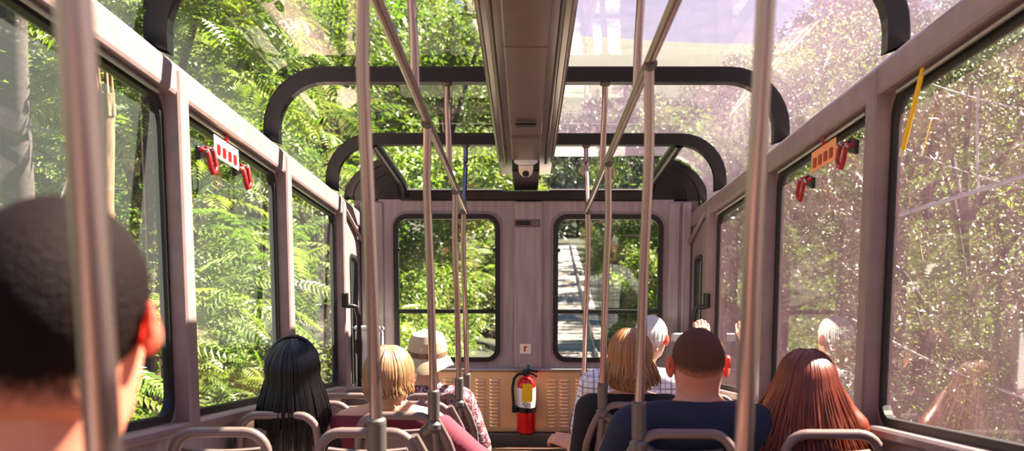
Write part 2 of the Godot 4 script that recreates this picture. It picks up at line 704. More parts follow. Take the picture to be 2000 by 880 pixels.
func roof_profile(rx: float, top: float, rad: float, foot: float) -> Array:
	var p := [Vector2(-rx, foot)]
	for i in 9:
		var w := PI - i / 8.0 * PI / 2
		p.append(Vector2(-rx + rad + rad * cos(w), top - rad + rad * sin(w)))
	for i in 9:
		var w := PI / 2 - i / 8.0 * PI / 2
		p.append(Vector2(rx - rad + rad * cos(w), top - rad + rad * sin(w)))
	p.append(Vector2(rx, foot))
	return p


func build_shell() -> void:
	var mb := MB.new()
	cbox(mb, -1.13, 1.13, FLOOR - 0.12, FLOOR, BACK, FRONT + 0.1, 0.0)
	struct("floor", mb, M.floor)
	var pillars := [-2.55, -1.05, 0.45, 1.95, 3.45, 4.95, 6.45]
	var wn := 0
	for s in [-1.0, 1.0]:
		var side := "left" if s < 0 else "right"
		var w := shell("wall_" + side, "taupe painted side wall of the car, %s" % ("sunlit along its sloping top rail" if s < 0 else "in shade below its sloping top rail"), "wall")
		mb = MB.new()   # lower panel
		cbox(mb, s * 1.08 if s > 0 else -1.14, 1.14 if s > 0 else -1.08, FLOOR, -0.27, BACK, FRONT, 0.004)
		obj("lower_panel", mb, M.paint_wall, w)
		mb = MB.new()   # sill ledge
		cbox(mb, minf(s * 1.045, s * 1.13), maxf(s * 1.045, s * 1.13), -0.285, -0.25, BACK, FRONT, 0.008)
		obj("sill", mb, M.paint, w)
		# top rail: inner face, sloping ledge towards the roof glass
		mb = MB.new()
		var prof := [Vector2(1.054, 0.765), Vector2(1.050, 0.775), Vector2(1.050, 0.846), Vector2(1.056, 0.858), Vector2(1.135, 0.925), Vector2(1.16, 0.925), Vector2(1.16, 0.765)]
		var cen := car(s * 1.10, 0.83, 2.5)
		for i in prof.size():
			var a: Vector2 = prof[i]
			var b: Vector2 = prof[(i + 1) % prof.size()]
			for seg in 7:
				var d0 := lerpf(BACK, FRONT, seg / 7.0)
				var d1 := lerpf(BACK, FRONT, (seg + 1) / 7.0)
				var mid := car(s * 1.11, 0.83, (d0 + d1) / 2)
				mb.quad(car(s * a.x, a.y, d0), car(s * b.x, b.y, d0), car(s * b.x, b.y, d1), car(s * a.x, a.y, d1), (car(s * a.x, a.y, d0) + car(s * b.x, b.y, d1)) * 0.5 - mid)
		obj("top_rail", mb, M.paint, w)
		for p in pillars:
			mb = MB.new()
			var hi := 0.846
			cbox(mb, minf(s * 1.043, s * 1.13), maxf(s * 1.043, s * 1.13), -0.27, hi, p - 0.05, p + 0.045, 0.007)
			obj("pillar", mb, M.paint, w)
		# windows between the pillars
		for i in pillars.size() - 1:
			wn += 1
			var a: float = pillars[i] + 0.045
			var b: float = pillars[i + 1] - 0.05
			var win := shell("window_%d" % wn, "%s side window between two pillars, %s, black rubber edge" % [side, "clear glass" if s < 0 else "dusty glass with mauve haze painted in"], "window")
			var map := side_map(s)
			var outer := rrect(a - 0.004, -0.255, b + 0.004, 0.77, 0.09)
			var inner := rrect(a + 0.026, -0.225, b - 0.026, 0.742, 0.075)
			mb = MB.new()
			mb.ring(rect_round(outer, a - 0.01, -0.27, b + 0.01, 0.785), outer, -0.010, 0.03, map)
			obj("frame", mb, M.paint, win)
			mb = MB.new()
			mb.ring(outer, inner, -0.006, 0.02, map)
			obj("gasket", mb, M.rubber, win)
			mb = MB.new()
			flat(mb, inner, 0.005, map)
			obj("pane", mb, M.glass, win)
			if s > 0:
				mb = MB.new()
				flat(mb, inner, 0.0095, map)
				obj("dust_haze", mb, M.dust_haze, win)
			# raised lip of aluminium along the window's top edge
			mb = MB.new()
			mb.tube([car(s * 1.076, 0.752, a + 0.1), car(s * 1.076, 0.752, b - 0.1)], 0.006, 6)
			obj("glazing_bead", mb, M.alu, win)
	# roof hoops
	var hi := 0
	for p in pillars:
		hi += 1
		mb = MB.new()
		var o := roof_profile(1.148, 1.230, 0.27, 0.925)
		var n := roof_profile(1.080, 1.163, 0.205, 0.90)
		for i in o.size() - 1:
			var mid := car((o[i].x + n[i + 1].x) / 2, (o[i].y + n[i + 1].y) / 2, p)
			var q := []
			for d in [p - 0.03, p + 0.03]:
				for pt in [o[i], o[i + 1], n[i + 1], n[i]]:
					q.append(car(pt.x, pt.y, d))
			mb.quad(q[0], q[1], q[2], q[3], Vector3(0, 0, 1))
			mb.quad(q[4], q[5], q[6], q[7], Vector3(0, 0, -1))
			mb.quad(q[0], q[1], q[5], q[4], q[0] - q[3])
			mb.quad(q[3], q[2], q[6], q[7], q[3] - q[0])
		var h := struct("trim_%d" % hi, mb, M.black)
		tag(h, "black roof hoop arching over the car, number %d down the slope" % hi, "hoop")
	# roof glass between hoops, left and right of the spine
	for i in pillars.size():
		var a: float = pillars[i] + 0.03
		var b: float = pillars[i + 1] - 0.03 if i < pillars.size() - 1 else FRONT + 0.02
		for s in [-1.0, 1.0]:
			wn += 1
			var win := shell("window_%d" % wn, "curved roof glass on the %s of the ceiling spine, %s" % ["left" if s < 0 else "right", "clear" if s < 0 else "dusty with mauve haze painted in"], "window")
			var pr := roof_profile(1.142, 1.224, 0.264, 0.92)
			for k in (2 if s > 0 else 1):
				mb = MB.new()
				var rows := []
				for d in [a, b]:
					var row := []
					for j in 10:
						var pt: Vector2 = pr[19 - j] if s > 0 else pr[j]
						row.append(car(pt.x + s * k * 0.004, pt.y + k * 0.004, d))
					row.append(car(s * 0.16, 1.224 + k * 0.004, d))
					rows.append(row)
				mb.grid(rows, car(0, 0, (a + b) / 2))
				obj(["pane", "dust_haze"][k], mb, [M.glass, M.dust_haze_roof][k], win)


func flat(mb: MB, loop: PackedVector2Array, c: float, map: Callable) -> void:
	var cen := Vector2.ZERO
	for p in loop:
		cen += p / loop.size()
	var nn: Vector3 = map.call(cen.x, cen.y, c - 0.1) - map.call(cen.x, cen.y, c)
	for i in loop.size():
		var a := loop[i]
		var b := loop[(i + 1) % loop.size()]
		mb.tri(map.call(cen.x, cen.y, c), map.call(a.x, a.y, c), map.call(b.x, b.y, c), nn)


func build_front() -> void:
	for fi in 2:
		var d0 := FRONT if fi == 0 else BACK
		var sg := 1.0 if fi == 0 else -1.0
		var w := shell("wall_front" if fi == 0 else "wall_back", "taupe end wall with two rounded windows at the %s end" % ("lower" if fi == 0 else "upper"), "wall")
		var map := func(x: float, h: float, c: float) -> Vector3: return car(x, h, d0 + sg * c)
		var mb := MB.new()
		for q in [[-0.862, -0.130, -0.152, 0.862, -1.10, 0.0], [0.165, -0.130, 0.893, 0.862, 0.0, 1.10]]:
			var hole := rrect(q[0], q[1], q[2], q[3], 0.10)
			mb.ring(rect_round(hole, q[4], -0.165, q[5], 0.945), hole, 0.0, 0.06, map)
		obj("window_panel", mb, M.paint_wall, w)
		mb = MB.new()
		cbox(mb, -1.10, 1.10, FLOOR, -0.165, minf(d0, d0 + sg * 0.06), maxf(d0, d0 + sg * 0.06), 0.002)
		obj("lower_panel", mb, M.paint_wall, w)
		var k := 0
		for q in [[-0.862, -0.152], [0.165, 0.893]]:
			k += 1
			var win := shell("window_%d" % (60 + fi * 2 + k), "%s rounded window in the %s end wall with a black cross bar" % [["left", "right"][k - 1], ["lower", "upper"][fi]], "window")
			mb = MB.new()
			mb.ring(rrect(q[0], -0.130, q[1], 0.862, 0.10), rrect(q[0] + 0.012, -0.118, q[1] - 0.012, 0.850, 0.09), -0.012, 0.01, map)
			obj("bezel", mb, M.paint, win)
			mb = MB.new()
			mb.ring(rrect(q[0] + 0.012, -0.118, q[1] - 0.012, 0.850, 0.09), rrect(q[0] + 0.044, -0.086, q[1] - 0.044, 0.818, 0.06), -0.016, 0.03, map)
			obj("gasket", mb, M.rubber, win)
			mb = MB.new()
			cbox(mb, q[0] + 0.03, q[1] - 0.03, 0.203, 0.232, d0 - 0.012 if fi == 0 else d0 - 0.02, d0 + 0.02 if fi == 0 else d0 + 0.012, 0.004)
			obj("cross_bar", mb, M.rubber, win)
			for hk in 2:
				mb = MB.new()
				var y0: float = [-0.09, 0.218][hk]
				var y1: float = [0.218, 0.822][hk]
				flat(mb, rrect(q[0] + 0.04, y0, q[1] - 0.04, y1, 0.05), 0.010, map)
				obj("pane", mb, M.glass_front, win)
			# small latches on the frame
			for lx in [q[0] + 0.045, q[1] - 0.045]:
				mb = MB.new()
				cbox(mb, lx - 0.012, lx + 0.012, 0.605, 0.63, d0 - 0.022 if fi == 0 else d0 + 0.002, d0 - 0.002 if fi == 0 else d0 + 0.022, 0.004)
				obj("latch", mb, M.rubber, win)
		if fi == 1:
			continue
		# raised centre panel and corner posts
		mb = MB.new()
		cbox(mb, -0.072, 0.108, -0.162, 0.93, FRONT - 0.028, FRONT, 0.008)
		obj("centre_panel", mb, M.paint_wall, w)
		for s in [-1.0, 1.0]:
			for q in [[0.915, 0.985, 0.02], [1.0, 1.055, 0.045]]:
				mb = MB.new()
				cbox(mb, minf(s * q[0], s * q[1]), maxf(s * q[0], s * q[1]), -0.162, 0.925, FRONT - q[2], FRONT, 0.006)
				obj("corner_post", mb, M.paint_wall, w)
		mb = MB.new()
		cbox(mb, -1.08, 1.08, -0.178, -0.160, FRONT - 0.05, FRONT, 0.005)
		obj("sill", mb, M.alu, w)
		# black header under the end glass
		mb = MB.new()
		cbox(mb, -0.80, 0.80, 0.935, 1.0, FRONT - 0.02, FRONT + 0.05, 0.006)
		obj("header", mb, M.fascia, w)
		mb = MB.new()
		for s in [-1.0, 1.0]:
			cbox(mb, minf(s * 0.15, s * 0.80), maxf(s * 0.15, s * 0.80), 1.0, 1.008, FRONT - 0.03, FRONT, 0.002)
		obj("glazing_bead", mb, M.alu, w)
		# dark quarter-round corner pieces with stepped rims
		for s in [-1.0, 1.0]:
			for rim in [[0.40, 0.345, -0.05, 0.05], [0.345, 0.27, -0.02, 0.05], [0.27, 0.19, 0.0, 0.05]]:
				mb = MB.new()
				var pts := []
				for i in 13:
					var a := i / 12.0 * 1.12
					pts.append(Vector2(cos(a), sin(a)))
				for i in 12:
					var o0: Vector2 = pts[i] * Vector2(rim[0], rim[0] * 0.72)
					var o1: Vector2 = pts[i + 1] * Vector2(rim[0], rim[0] * 0.72)
					var i0: Vector2 = pts[i] * Vector2(rim[1], rim[1] * 0.72)
					var i1: Vector2 = pts[i + 1] * Vector2(rim[1], rim[1] * 0.72)
					var q := []
					for d in [FRONT + rim[2], FRONT + rim[3]]:
						for pt in [o0, o1, i1, i0]:
							q.append(car(s * (0.755 + pt.x), 0.935 + pt.y, d))
					mb.quad(q[0], q[1], q[2], q[3], Vector3(0, 0, 1))
					mb.quad(q[0], q[1], q[5], q[4], q[0] - q[3])
					mb.quad(q[3], q[2], q[6], q[7], q[3] - q[0])
				obj("corner_rim", mb, M.fascia, w)
			mb = MB.new()
			var lp := PackedVector2Array()
			lp.append(Vector2(0.755, 0.935))
			for i in 13:
				var a := i / 12.0 * 1.12
				lp.append(Vector2(0.755 + 0.20 * cos(a), 0.935 + 0.144 * sin(a)))
			mb.plate(lp, 0.01, 0.05, func(x: float, h: float, c: float) -> Vector3: return car(s * x, h, FRONT + c))
			obj("corner_panel", mb, M.fascia, w)
			# slanting post from the last hoop to the header
			mb = MB.new()
			mb.tube([car(s * 0.875, 1.18, 6.46), car(s * 0.83, 1.11, 6.8), car(s * 0.79, 1.05, 7.08), car(s * 0.775, 0.97, 7.14)], 0.034, 10)
			obj("slanting_post", mb, M.black, w)
		# end glass above the header
		var win := shell("window_70", "upright end glass over the header of the lower end wall", "window")
		mb = MB.new()
		flat(mb, rrect(-1.10, 0.94, 1.10, 1.22, 0.12), 0.03, map)
		obj("pane", mb, M.glass, win)
	# end doors in the side walls beyond the last pillars
	for s in [-1.0, 1.0]:
		var dn := 1 if s < 0 else 2
		var door := shell("door_%d" % dn, "narrow folding door beside the lower end wall on the %s" % ("sunny side" if s < 0 else "shaded side"), "door")
		var mb := MB.new()
		var map := func(d: float, h: float, c: float) -> Vector3: return car(s * (1.06 + c), h, d)
		var hole := rrect(6.68, -0.30, 6.96, 0.56, 0.05)
		mb.ring(rect_round(hole, 6.50, -1.25, 7.14, 0.76), hole, 0.0, 0.04, map)
		obj("door_leaf", mb, M.paint, door)
		mb = MB.new()
		mb.ring(hole, rrect(6.70, -0.28, 6.94, 0.54, 0.04), -0.006, 0.03, map)
		obj("gasket", mb, M.rubber, door)
		mb = MB.new()
		flat(mb, rrect(6.70, -0.28, 6.94, 0.54, 0.04), 0.01, map)
		obj("pane", mb, M.glass, door)
		mb = MB.new()
		mb.tube([car(s * 1.05, 0.80, 6.5), car(s * 1.04, 0.66, 7.12)], 0.012, 8)
		obj("door_track", mb, M.paint, door)


func build_spine() -> void:
	var c := shell("ceiling", "brown ceiling spine running down the middle of the glass roof", "ceiling")
	var a := BACK
	var b := FRONT - 0.02
	var mb := MB.new()
	cbox(mb, -0.165, 0.165, 1.10, 1.235, a, b, 0.01)
	obj("spine_body", mb, M.duct_side, c)
	# centre panels, butted end to end
	for k in 5:
		mb = MB.new()
		var d0 := lerpf(a, 5.6, k / 5.0)
		var d1 := lerpf(a, 5.6, (k + 1) / 5.0) - 0.006
		cbox(mb, -0.078, 0.078, 1.058, 1.10, d0, d1, 0.006)
		obj("centre_panel", mb, M.duct, c)
	mb = MB.new()
	cbox(mb, -0.078, 0.078, 1.045, 1.10, 5.61, 6.25, 0.008)
	obj("end_panel", mb, M.duct, c)
	mb = MB.new()
	cbox(mb, -0.05, 0.05, 1.036, 1.046, 5.22, 5.28, 0.004)
	obj("slot_cover", mb, M.black, c)
	mb = MB.new()
	cbox(mb, -0.078, 0.078, 1.0, 1.10, 6.35, b, 0.008)
	obj("end_box", mb, M.fascia, c)
	for s in [-1.0, 1.0]:
		for q in [[0.118, 1.093, 0.009, "conduit"], [0.152, 1.098, 0.006, "edge_strip"]]:
			mb = MB.new()
			var path := []
			for i in 30:
				var t := i / 29.0
				path.append(car(s * q[0] + 0.0, q[1], lerpf(a, b - 0.5, t)))
			mb.tube(path, q[2], 8)
			obj(q[3], mb, M.duct_side if q[3] == "conduit" else M.steel, c)


func build_rails() -> void:
	# sloping handrails, hangers and seat poles
	for s in [-1.0, 1.0]:
		var side := "left" if s < 0 else "right"
		var rail := thing("ceiling_handrail", "long sloping steel handrail above the %s-hand seats, joined by clamps" % side, "handrail", car(s * 0.338, 0.76, 3.0))
		var mb := MB.new()
		var path := []
		for i in 20:
			var d := lerpf(-2.4, 6.10, i / 19.0)
			path.append(car(s * lerpf(0.343, 0.328, clampf(d / 6.1, 0, 1)), lerpf(0.808, 0.742, clampf((d - 1.6) / 4.5, 0, 1)), d))
		mb.tube(path, 0.0145, 14)
		obj("tube", mb, M.steel, rail)
		var ry := func(d: float) -> float: return lerpf(0.808, 0.742, clampf((d - 1.6) / 4.5, 0, 1))
		var poles := [0.84, 2.38, 3.88, 5.38, 6.10] if s < 0 else [1.63, 3.13, 4.63, 6.10]
		for d in poles:
			var up := car(s * 0.338, ry.call(d), d)
			mb = MB.new()
			mb.tube([up + Vector3(0, 0.018 * 0.25, 0.055), up + Vector3(0, -0.01, -0.05)], 0.0175, 12)
			obj("clamp", mb, M.collar, rail)
			# seat pole below
			var row := int(round((d - 0.88) / 0.75)) + 1
			var low := car(s * 0.326, -0.165, d)
			var p := thing("seat_pole", "steel pole from the %s aisle seat of the %s row up to the handrail" % [side, ["first", "second", "third", "fourth", "fifth", "sixth", "seventh", "last"][clampi(row - 1, 0, 7)]], "pole", Vector3(low.x, low.y - 0.12, low.z), "steel poles between seats and handrails")
			mb = MB.new()
			mb.tube([up + Vector3(0, -0.005, 0), up + Vector3(s * 0.001, -0.06, 0), up + Vector3(s * 0.004, -0.18, 0), up + Vector3(s * 0.004, -0.24, 0), up.lerp(low, 0.6) + Vector3(s * 0.002, 0, 0), low + Vector3(0, -0.02, 0)], 0.0143, 14)
			obj("tube", mb, M.steel, p)
			mb = MB.new()
			mb.lathe(low + Vector3(0, -0.115, 0), Vector3.UP, [[0.0, 0.0], [0.017, 0.0], [0.0215, 0.008], [0.022, 0.105], [0.021, 0.112], [0.0145, 0.116]], 18)
			obj("collar", mb, M.collar, p)
			mb = MB.new()
			mb.lathe(low + Vector3(0, -0.155, 0), Vector3.UP, [[0.0, 0.0], [0.017, 0.002], [0.028, 0.014], [0.028, 0.032], [0.019, 0.042]], 16)
			mb.tube([low + Vector3(0, -0.135, 0), low + Vector3(s * 0.035, -0.160, -0.01)], [0.024, 0.021], 12)
			obj("joint", mb, M.collar, p)
		# hangers from the hoops
		for h in [[1.95, 0], [3.45, 1], [4.95, 2], [6.45, 3]]:
			var d: float = h[0] + 0.0
			var rd := minf(d + 0.0, 6.08)
			var top := car(s * 0.345, 1.17, d)
			var bot := car(s * 0.336, ry.call(rd) + 0.015, rd)
			var g := thing("roof_hanger", "short steel hanger between roof hoop and %s handrail, %s" % [side, ["over the third row", "over the fourth row", "over the sixth row", "at the lower end"][h[1]]], "pole", bot, "steel hangers under the roof hoops")
			mb = MB.new()
			mb.tube([top + Vector3(0, 0.02, 0), top + Vector3(0, -0.12, 0), top.lerp(bot, 0.6), bot], 0.0135, 12)
			obj("tube", mb, M.steel, g)
			mb = MB.new()
			mb.lathe(top + Vector3(0, -0.02, 0), Vector3.UP, [[0.0155, 0.0], [0.022, 0.004], [0.024, 0.02]], 14)
			obj("flange", mb, M.collar, g)


# ---------------------------------------------------------------- seats
func build_seats() -> void:
	var proto: Node3D
	var wordrow := ["nearest the upper end", "second", "third", "fourth", "fifth", "sixth", "seventh", "eighth"]
	var who := {"3l1": "behind the dark-haired woman", "4l1": "behind the dark-haired woman with sunglasses"}
	for r in 8:
		var d := 0.88 + r * ROW
		for k in 4:
			var x: float = [-0.882, -0.458, 0.458, 0.882][k]
			var aisle := k == 1 or k == 2
			var base := car(x, FLOOR, d)
			base.y += 0.0
			var lab := "taupe seat with grab rail, %s, %s side, row %s from the upper end" % ["aisle seat" if aisle else "window seat", "sunny" if k < 2 else "shaded", ["one", "two", "three", "four", "five", "six", "seven", "eight"][r]]
			var o: Node3D
			if proto == null:
				proto = make_seat(lab, base)
				o = proto
			else:
				o = proto.duplicate()
				o.name = numbered("passenger_seat")
				add_child(o)
				o.position = base
				o.set_meta("label", lab)
			if aisle:
				var s := signf(x)
				var mb := MB.new()
				var e := func(ax: float, h: float, dz: float) -> Vector3: return Vector3(s * ax, base.y + (h - FLOOR), base.z + dz)
				mb.tube([e.call(0.325, -0.27, 0.0), e.call(0.312, -0.30, -0.005), e.call(0.285, -0.36, -0.01), e.call(0.262, -0.44, -0.03), e.call(0.252, -0.56, -0.05), e.call(0.252, -0.74, -0.08), e.call(0.262, -0.84, -0.12)], [0.020, 0.022, 0.025, 0.027, 0.028, 0.028, 0.022], 12, true, 0.6)
				obj("aisle_frame", mb, M.seat_rail, o)


func make_seat(lab: String, base: Vector3) -> Node3D:
	var t := thing("passenger_seat", lab, "seat", base, "taupe passenger seats")
	var top := 1.025
	# grab rail: inverted U
	var mb := MB.new()
	var path := [base + Vector3(-0.150, 0.66, -0.02), base + Vector3(-0.147, 0.80, -0.006)]
	for i in 7:
		var w := PI - i / 6.0 * PI / 2
		path.append(base + Vector3(-0.137 + 0.065 + 0.065 * cos(w), top - 0.016 - 0.065 + 0.065 * sin(w), 0.0))
	for i in 7:
		var w := PI / 2 - i / 6.0 * PI / 2
		path.append(base + Vector3(0.137 - 0.065 + 0.065 * cos(w), top - 0.016 - 0.065 + 0.065 * sin(w), 0.0))
	path.append_array([base + Vector3(0.147, 0.80, -0.006), base + Vector3(0.150, 0.66, -0.02)])
	mb.tube(path, 0.0148, 12)
	obj("grab_rail", mb, M.seat_rail, t)
	# back shell: curved, closed sheet with thickness
	mb = MB.new()
	var fr := []
	var bk := []
	for i in 9:
		var v := i / 8.0
		var h := lerpf(0.42, 0.955, v)
		var half := lerpf(0.195, 0.142, smoothstep(0.35, 1.0, v))
		if i == 8:
			half = 0.115
		var lean := lerpf(-0.045, 0.0, smoothstep(0.0, 0.8, v))
		var rf := []
		var rb := []
		for j in 9:
			var u := j / 8.0 * 2.0 - 1.0
			var dip := 0.025 * u * u
			rf.append(base + Vector3(u * half, h, lean - 0.028 - dip + 0.02))
			rb.append(base + Vector3(u * half, h, lean + 0.010 - dip))
		fr.append(rf)
		bk.append(rb)
	mb.grid(fr, base + Vector3(0, 0.7, 1.0))
	mb.grid(bk, base + Vector3(0, 0.7, -1.0))
	for i in 8:
		for j in [0, 8]:
			mb.quad(fr[i][j], fr[i + 1][j], bk[i + 1][j], bk[i][j], Vector3(-1 if j == 0 else 1, 0, 0))
	for j in 8:
		mb.quad(fr[8][j], fr[8][j + 1], bk[8][j + 1], bk[8][j], Vector3.UP)
		mb.quad(fr[0][j], fr[0][j + 1], bk[0][j + 1], bk[0][j], Vector3.DOWN)
	obj("back_shell", mb, M.seat, t)
	mb = MB.new()
	var up := []
	var lo := []
	for i in 9:
		var v := i / 8.0
		var z := lerpf(-0.08, -0.50, v)
		var h := 0.425 - 0.025 * sin(v * PI) + (0.01 if i > 6 else 0.0)
		if i == 8:
			h = 0.40
		var ru := []
		var rl := []
		for j in 9:
			var u := j / 8.0 * 2.0 - 1.0
			ru.append(base + Vector3(u * 0.198, h + 0.02 * u * u, z))
			rl.append(base + Vector3(u * 0.198, h + 0.02 * u * u - 0.03, z))
		up.append(ru)
		lo.append(rl)
	mb.grid(up, base + Vector3(0, -1, -0.3))
	mb.grid(lo, base + Vector3(0, 2, -0.3))
	for i in 8:
		for j in [0, 8]:
			mb.quad(up[i][j], up[i + 1][j], lo[i + 1][j], lo[i][j], Vector3(-1 if j == 0 else 1, 0, 0))
	for j in 8:
		mb.quad(up[8][j], up[8][j + 1], lo[8][j + 1], lo[8][j], Vector3(0, 0, -1))
		mb.quad(up[0][j], up[0][j + 1], lo[0][j + 1], lo[0][j], Vector3(0, 0, 1))
	obj("seat_pan", mb, M.seat, t)
	for s in [-1, 1]:
		mb = MB.new()
		mb.tube([base + Vector3(s * 0.13, -0.01, -0.08), base + Vector3(s * 0.13, 0.20, -0.15), base + Vector3(s * 0.13, 0.40, -0.22)], 0.02, 10)
		obj("leg", mb, M.collar, t)
	return t


# ---------------------------------------------------------------- small things
func build_small() -> void:
	var D := FRONT
	# louvred heater panel
	var p := thing("louvred_panel", "stainless louvred panel below the end windows, warm reflection painted in", "panel", car(0, -0.585, D - 0.02))
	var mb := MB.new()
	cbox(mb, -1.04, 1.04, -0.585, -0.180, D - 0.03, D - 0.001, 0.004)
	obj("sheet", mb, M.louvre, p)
	var cols := [-0.90, -0.70, -0.50, -0.29, -0.20, 0.17, 0.255, 0.36, 0.56, 0.76, 0.95]
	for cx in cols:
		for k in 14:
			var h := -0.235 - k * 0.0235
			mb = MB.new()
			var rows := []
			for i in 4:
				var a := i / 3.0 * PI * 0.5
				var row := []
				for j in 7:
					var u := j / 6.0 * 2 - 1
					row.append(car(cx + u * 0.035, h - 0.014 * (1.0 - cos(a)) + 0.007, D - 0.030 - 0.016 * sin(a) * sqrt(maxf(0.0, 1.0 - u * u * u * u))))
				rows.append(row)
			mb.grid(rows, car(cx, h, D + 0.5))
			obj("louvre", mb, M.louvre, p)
	# ledge with a grey top over a brown box
	var l := thing("end_ledge", "grey topped brown ledge under the louvred panel", "ledge", car(0, FLOOR, D - 0.2))
	mb = MB.new()
	cbox(mb, -0.88, 1.02, -0.70, -0.592, D - 0.10, D - 0.02, 0.008)
	obj("ledge_top", mb, M.collar, l)
	mb = MB.new()
	cbox(mb, -0.88, 1.02, FLOOR, -0.672, D - 0.34, D - 0.11, 0.01)
	obj("box", mb, M.floor, l)
	# fire extinguisher
	var b := car(0.005, -0.575, D - 0.11)
	var e := thing("fire_extinguisher", "red fire extinguisher with yellow tag strapped to the louvred panel", "extinguisher", b)
	mb = MB.new()
	mb.lathe(b, Vector3.UP, [[0.0, 0.0], [0.052, 0.0], [0.060, 0.008], [0.0605, 0.30], [0.056, 0.328], [0.040, 0.350], [0.020, 0.362], [0.016, 0.38], [0.0, 0.38]], 28)
	obj("cylinder", mb, M.red, e)
	mb = MB.new()
	mb.lathe(b + Vector3(0, 0.172, 0), Vector3.UP, [[0.0612, 0.0], [0.0616, 0.002], [0.0616, 0.125], [0.0612, 0.127]], 28)
	var sleeve := obj("label_sleeve", mb, M.white, e)
	mb = MB.new()
	for k in [[-0.015, 0.198], [0.012, 0.198], [-0.002, 0.184]]:
		wbox(mb, b + Vector3(k[0] - 0.009, k[1], 0.0615), b + Vector3(k[0] + 0.009, k[1] + 0.006, 0.0635), 0.0005)
	obj("print", mb, M.collar, sleeve)
	mb = MB.new()
	var tagp := rrect(-0.026, 0.215, 0.040, 0.335, 0.012, 4)
	mb.plate(tagp, 0.064, 0.066, func(x: float, y: float, c: float) -> Vector3: return b + Vector3(x, y, c))
	obj("inspection_tag", mb, M.yellow, e)
	mb = MB.new()
	mb.lathe(b + Vector3(0, 0.140, 0), Vector3.UP, [[0.0612, 0.0], [0.066, 0.003], [0.066, 0.032], [0.0612, 0.035]], 28)
	wbox(mb, b + Vector3(-0.092, 0.138, 0.0), b + Vector3(-0.055, 0.178, 0.05), 0.005)
	obj("strap", mb, M.black, e)
	mb = MB.new()
	mb.lathe(b + Vector3(0, 0.372, 0), Vector3.UP, [[0.0, 0.0], [0.02, 0.0], [0.024, 0.008], [0.02, 0.03], [0.0, 0.034]], 14)
	mb.tube([b + Vector3(-0.02, 0.402, 0), b + Vector3(0.02, 0.41, 0.02), b + Vector3(0.072, 0.404, 0.03)], 0.009, 8)
	mb.tube([b + Vector3(-0.01, 0.39, 0), b + Vector3(0.03, 0.388, 0.02), b + Vector3(0.068, 0.372, 0.03)], 0.008, 8)
	var valve := obj("valve_handle", mb, M.black, e)
	mb = MB.new()
	mb.tube([b + Vector3(0.012, 0.40, 0.0), b + Vector3(0.013, 0.44, 0.004)], [0.012, 0.009], 10)
	obj("pin_seal", mb, M.green, valve)
	mb = MB.new()
	mb.tube([b + Vector3(-0.015, 0.388, 0.01), b + Vector3(-0.05, 0.385, 0.02), b + Vector3(-0.078, 0.36, 0.03), b + Vector3(-0.088, 0.30, 0.035), b + Vector3(-0.085, 0.24, 0.035), b + Vector3(-0.078, 0.17, 0.035), b + Vector3(-0.076, 0.14, 0.035)], 0.0095, 10)
	obj("hose", mb, M.black, e)
	# red alarm card on the centre panel
	var card := thing("alarm_card", "small cream card with red lever mark on the end wall", "sign", car(0.0, -0.03, D - 0.03))
	mb = MB.new()
	cbox(mb, -0.036, 0.036, -0.063, 0.003, D - 0.034, D - 0.028, 0.002)
	obj("card", mb, M.cream, card)
	mb = MB.new()
	cbox(mb, -0.010, 0.000, -0.048, -0.012, D - 0.0365, D - 0.034, 0.0005)
	cbox(mb, 0.000, 0.010, -0.020, -0.012, D - 0.0365, D - 0.034, 0.0005)
	obj("mark", mb, M.red, card)
	# ventilation grille high on the panel
	var lat := thing("panel_latch", "dark recessed latch plate at the top of the centre wall panel", "latch", car(0.005, 0.78, D - 0.03))
	mb = MB.new()
	cbox(mb, -0.072, 0.092, 0.765, 0.812, D - 0.036, D - 0.027, 0.004)
	obj("plate", mb, M.collar, lat)
	mb = MB.new()
	cbox(mb, -0.062, 0.030, 0.777, 0.802, D - 0.044, D - 0.036, 0.004)
	obj("handle", mb, M.black, lat)
	# dome camera
	var dc := car(0.0, 1.04, 6.30)
	var cam := thing("dome_camera", "pale dome security camera under the end of the ceiling spine", "camera", dc)
	mb = MB.new()
	mb.lathe(dc + Vector3(0, 0.02, 0), Vector3.DOWN, [[0.0, -0.02], [0.060, -0.02], [0.066, 0.0], [0.066, 0.018], [0.050, 0.030], [0.0, 0.034]], 24)
	obj("base", mb, M.white, cam)
	mb = MB.new()
	mb.lathe(dc + Vector3(0, -0.014, 0), Vector3.DOWN, [[0.041, 0.0], [0.042, 0.008], [0.040, 0.035], [0.030, 0.055], [0.014, 0.066], [0.0, 0.068]], 20)
	var housing := obj("housing", mb, M.cream, cam)
	mb = MB.new()
	mb.lathe(dc + Vector3(0, -0.058, 0.030), Vector3(0, -0.5, 0.87).normalized(), [[0.0, 0.0], [0.020, 0.0], [0.019, 0.008], [0.010, 0.013], [0.0, 0.014]], 16)
	obj("lens", mb, M.black, housing)
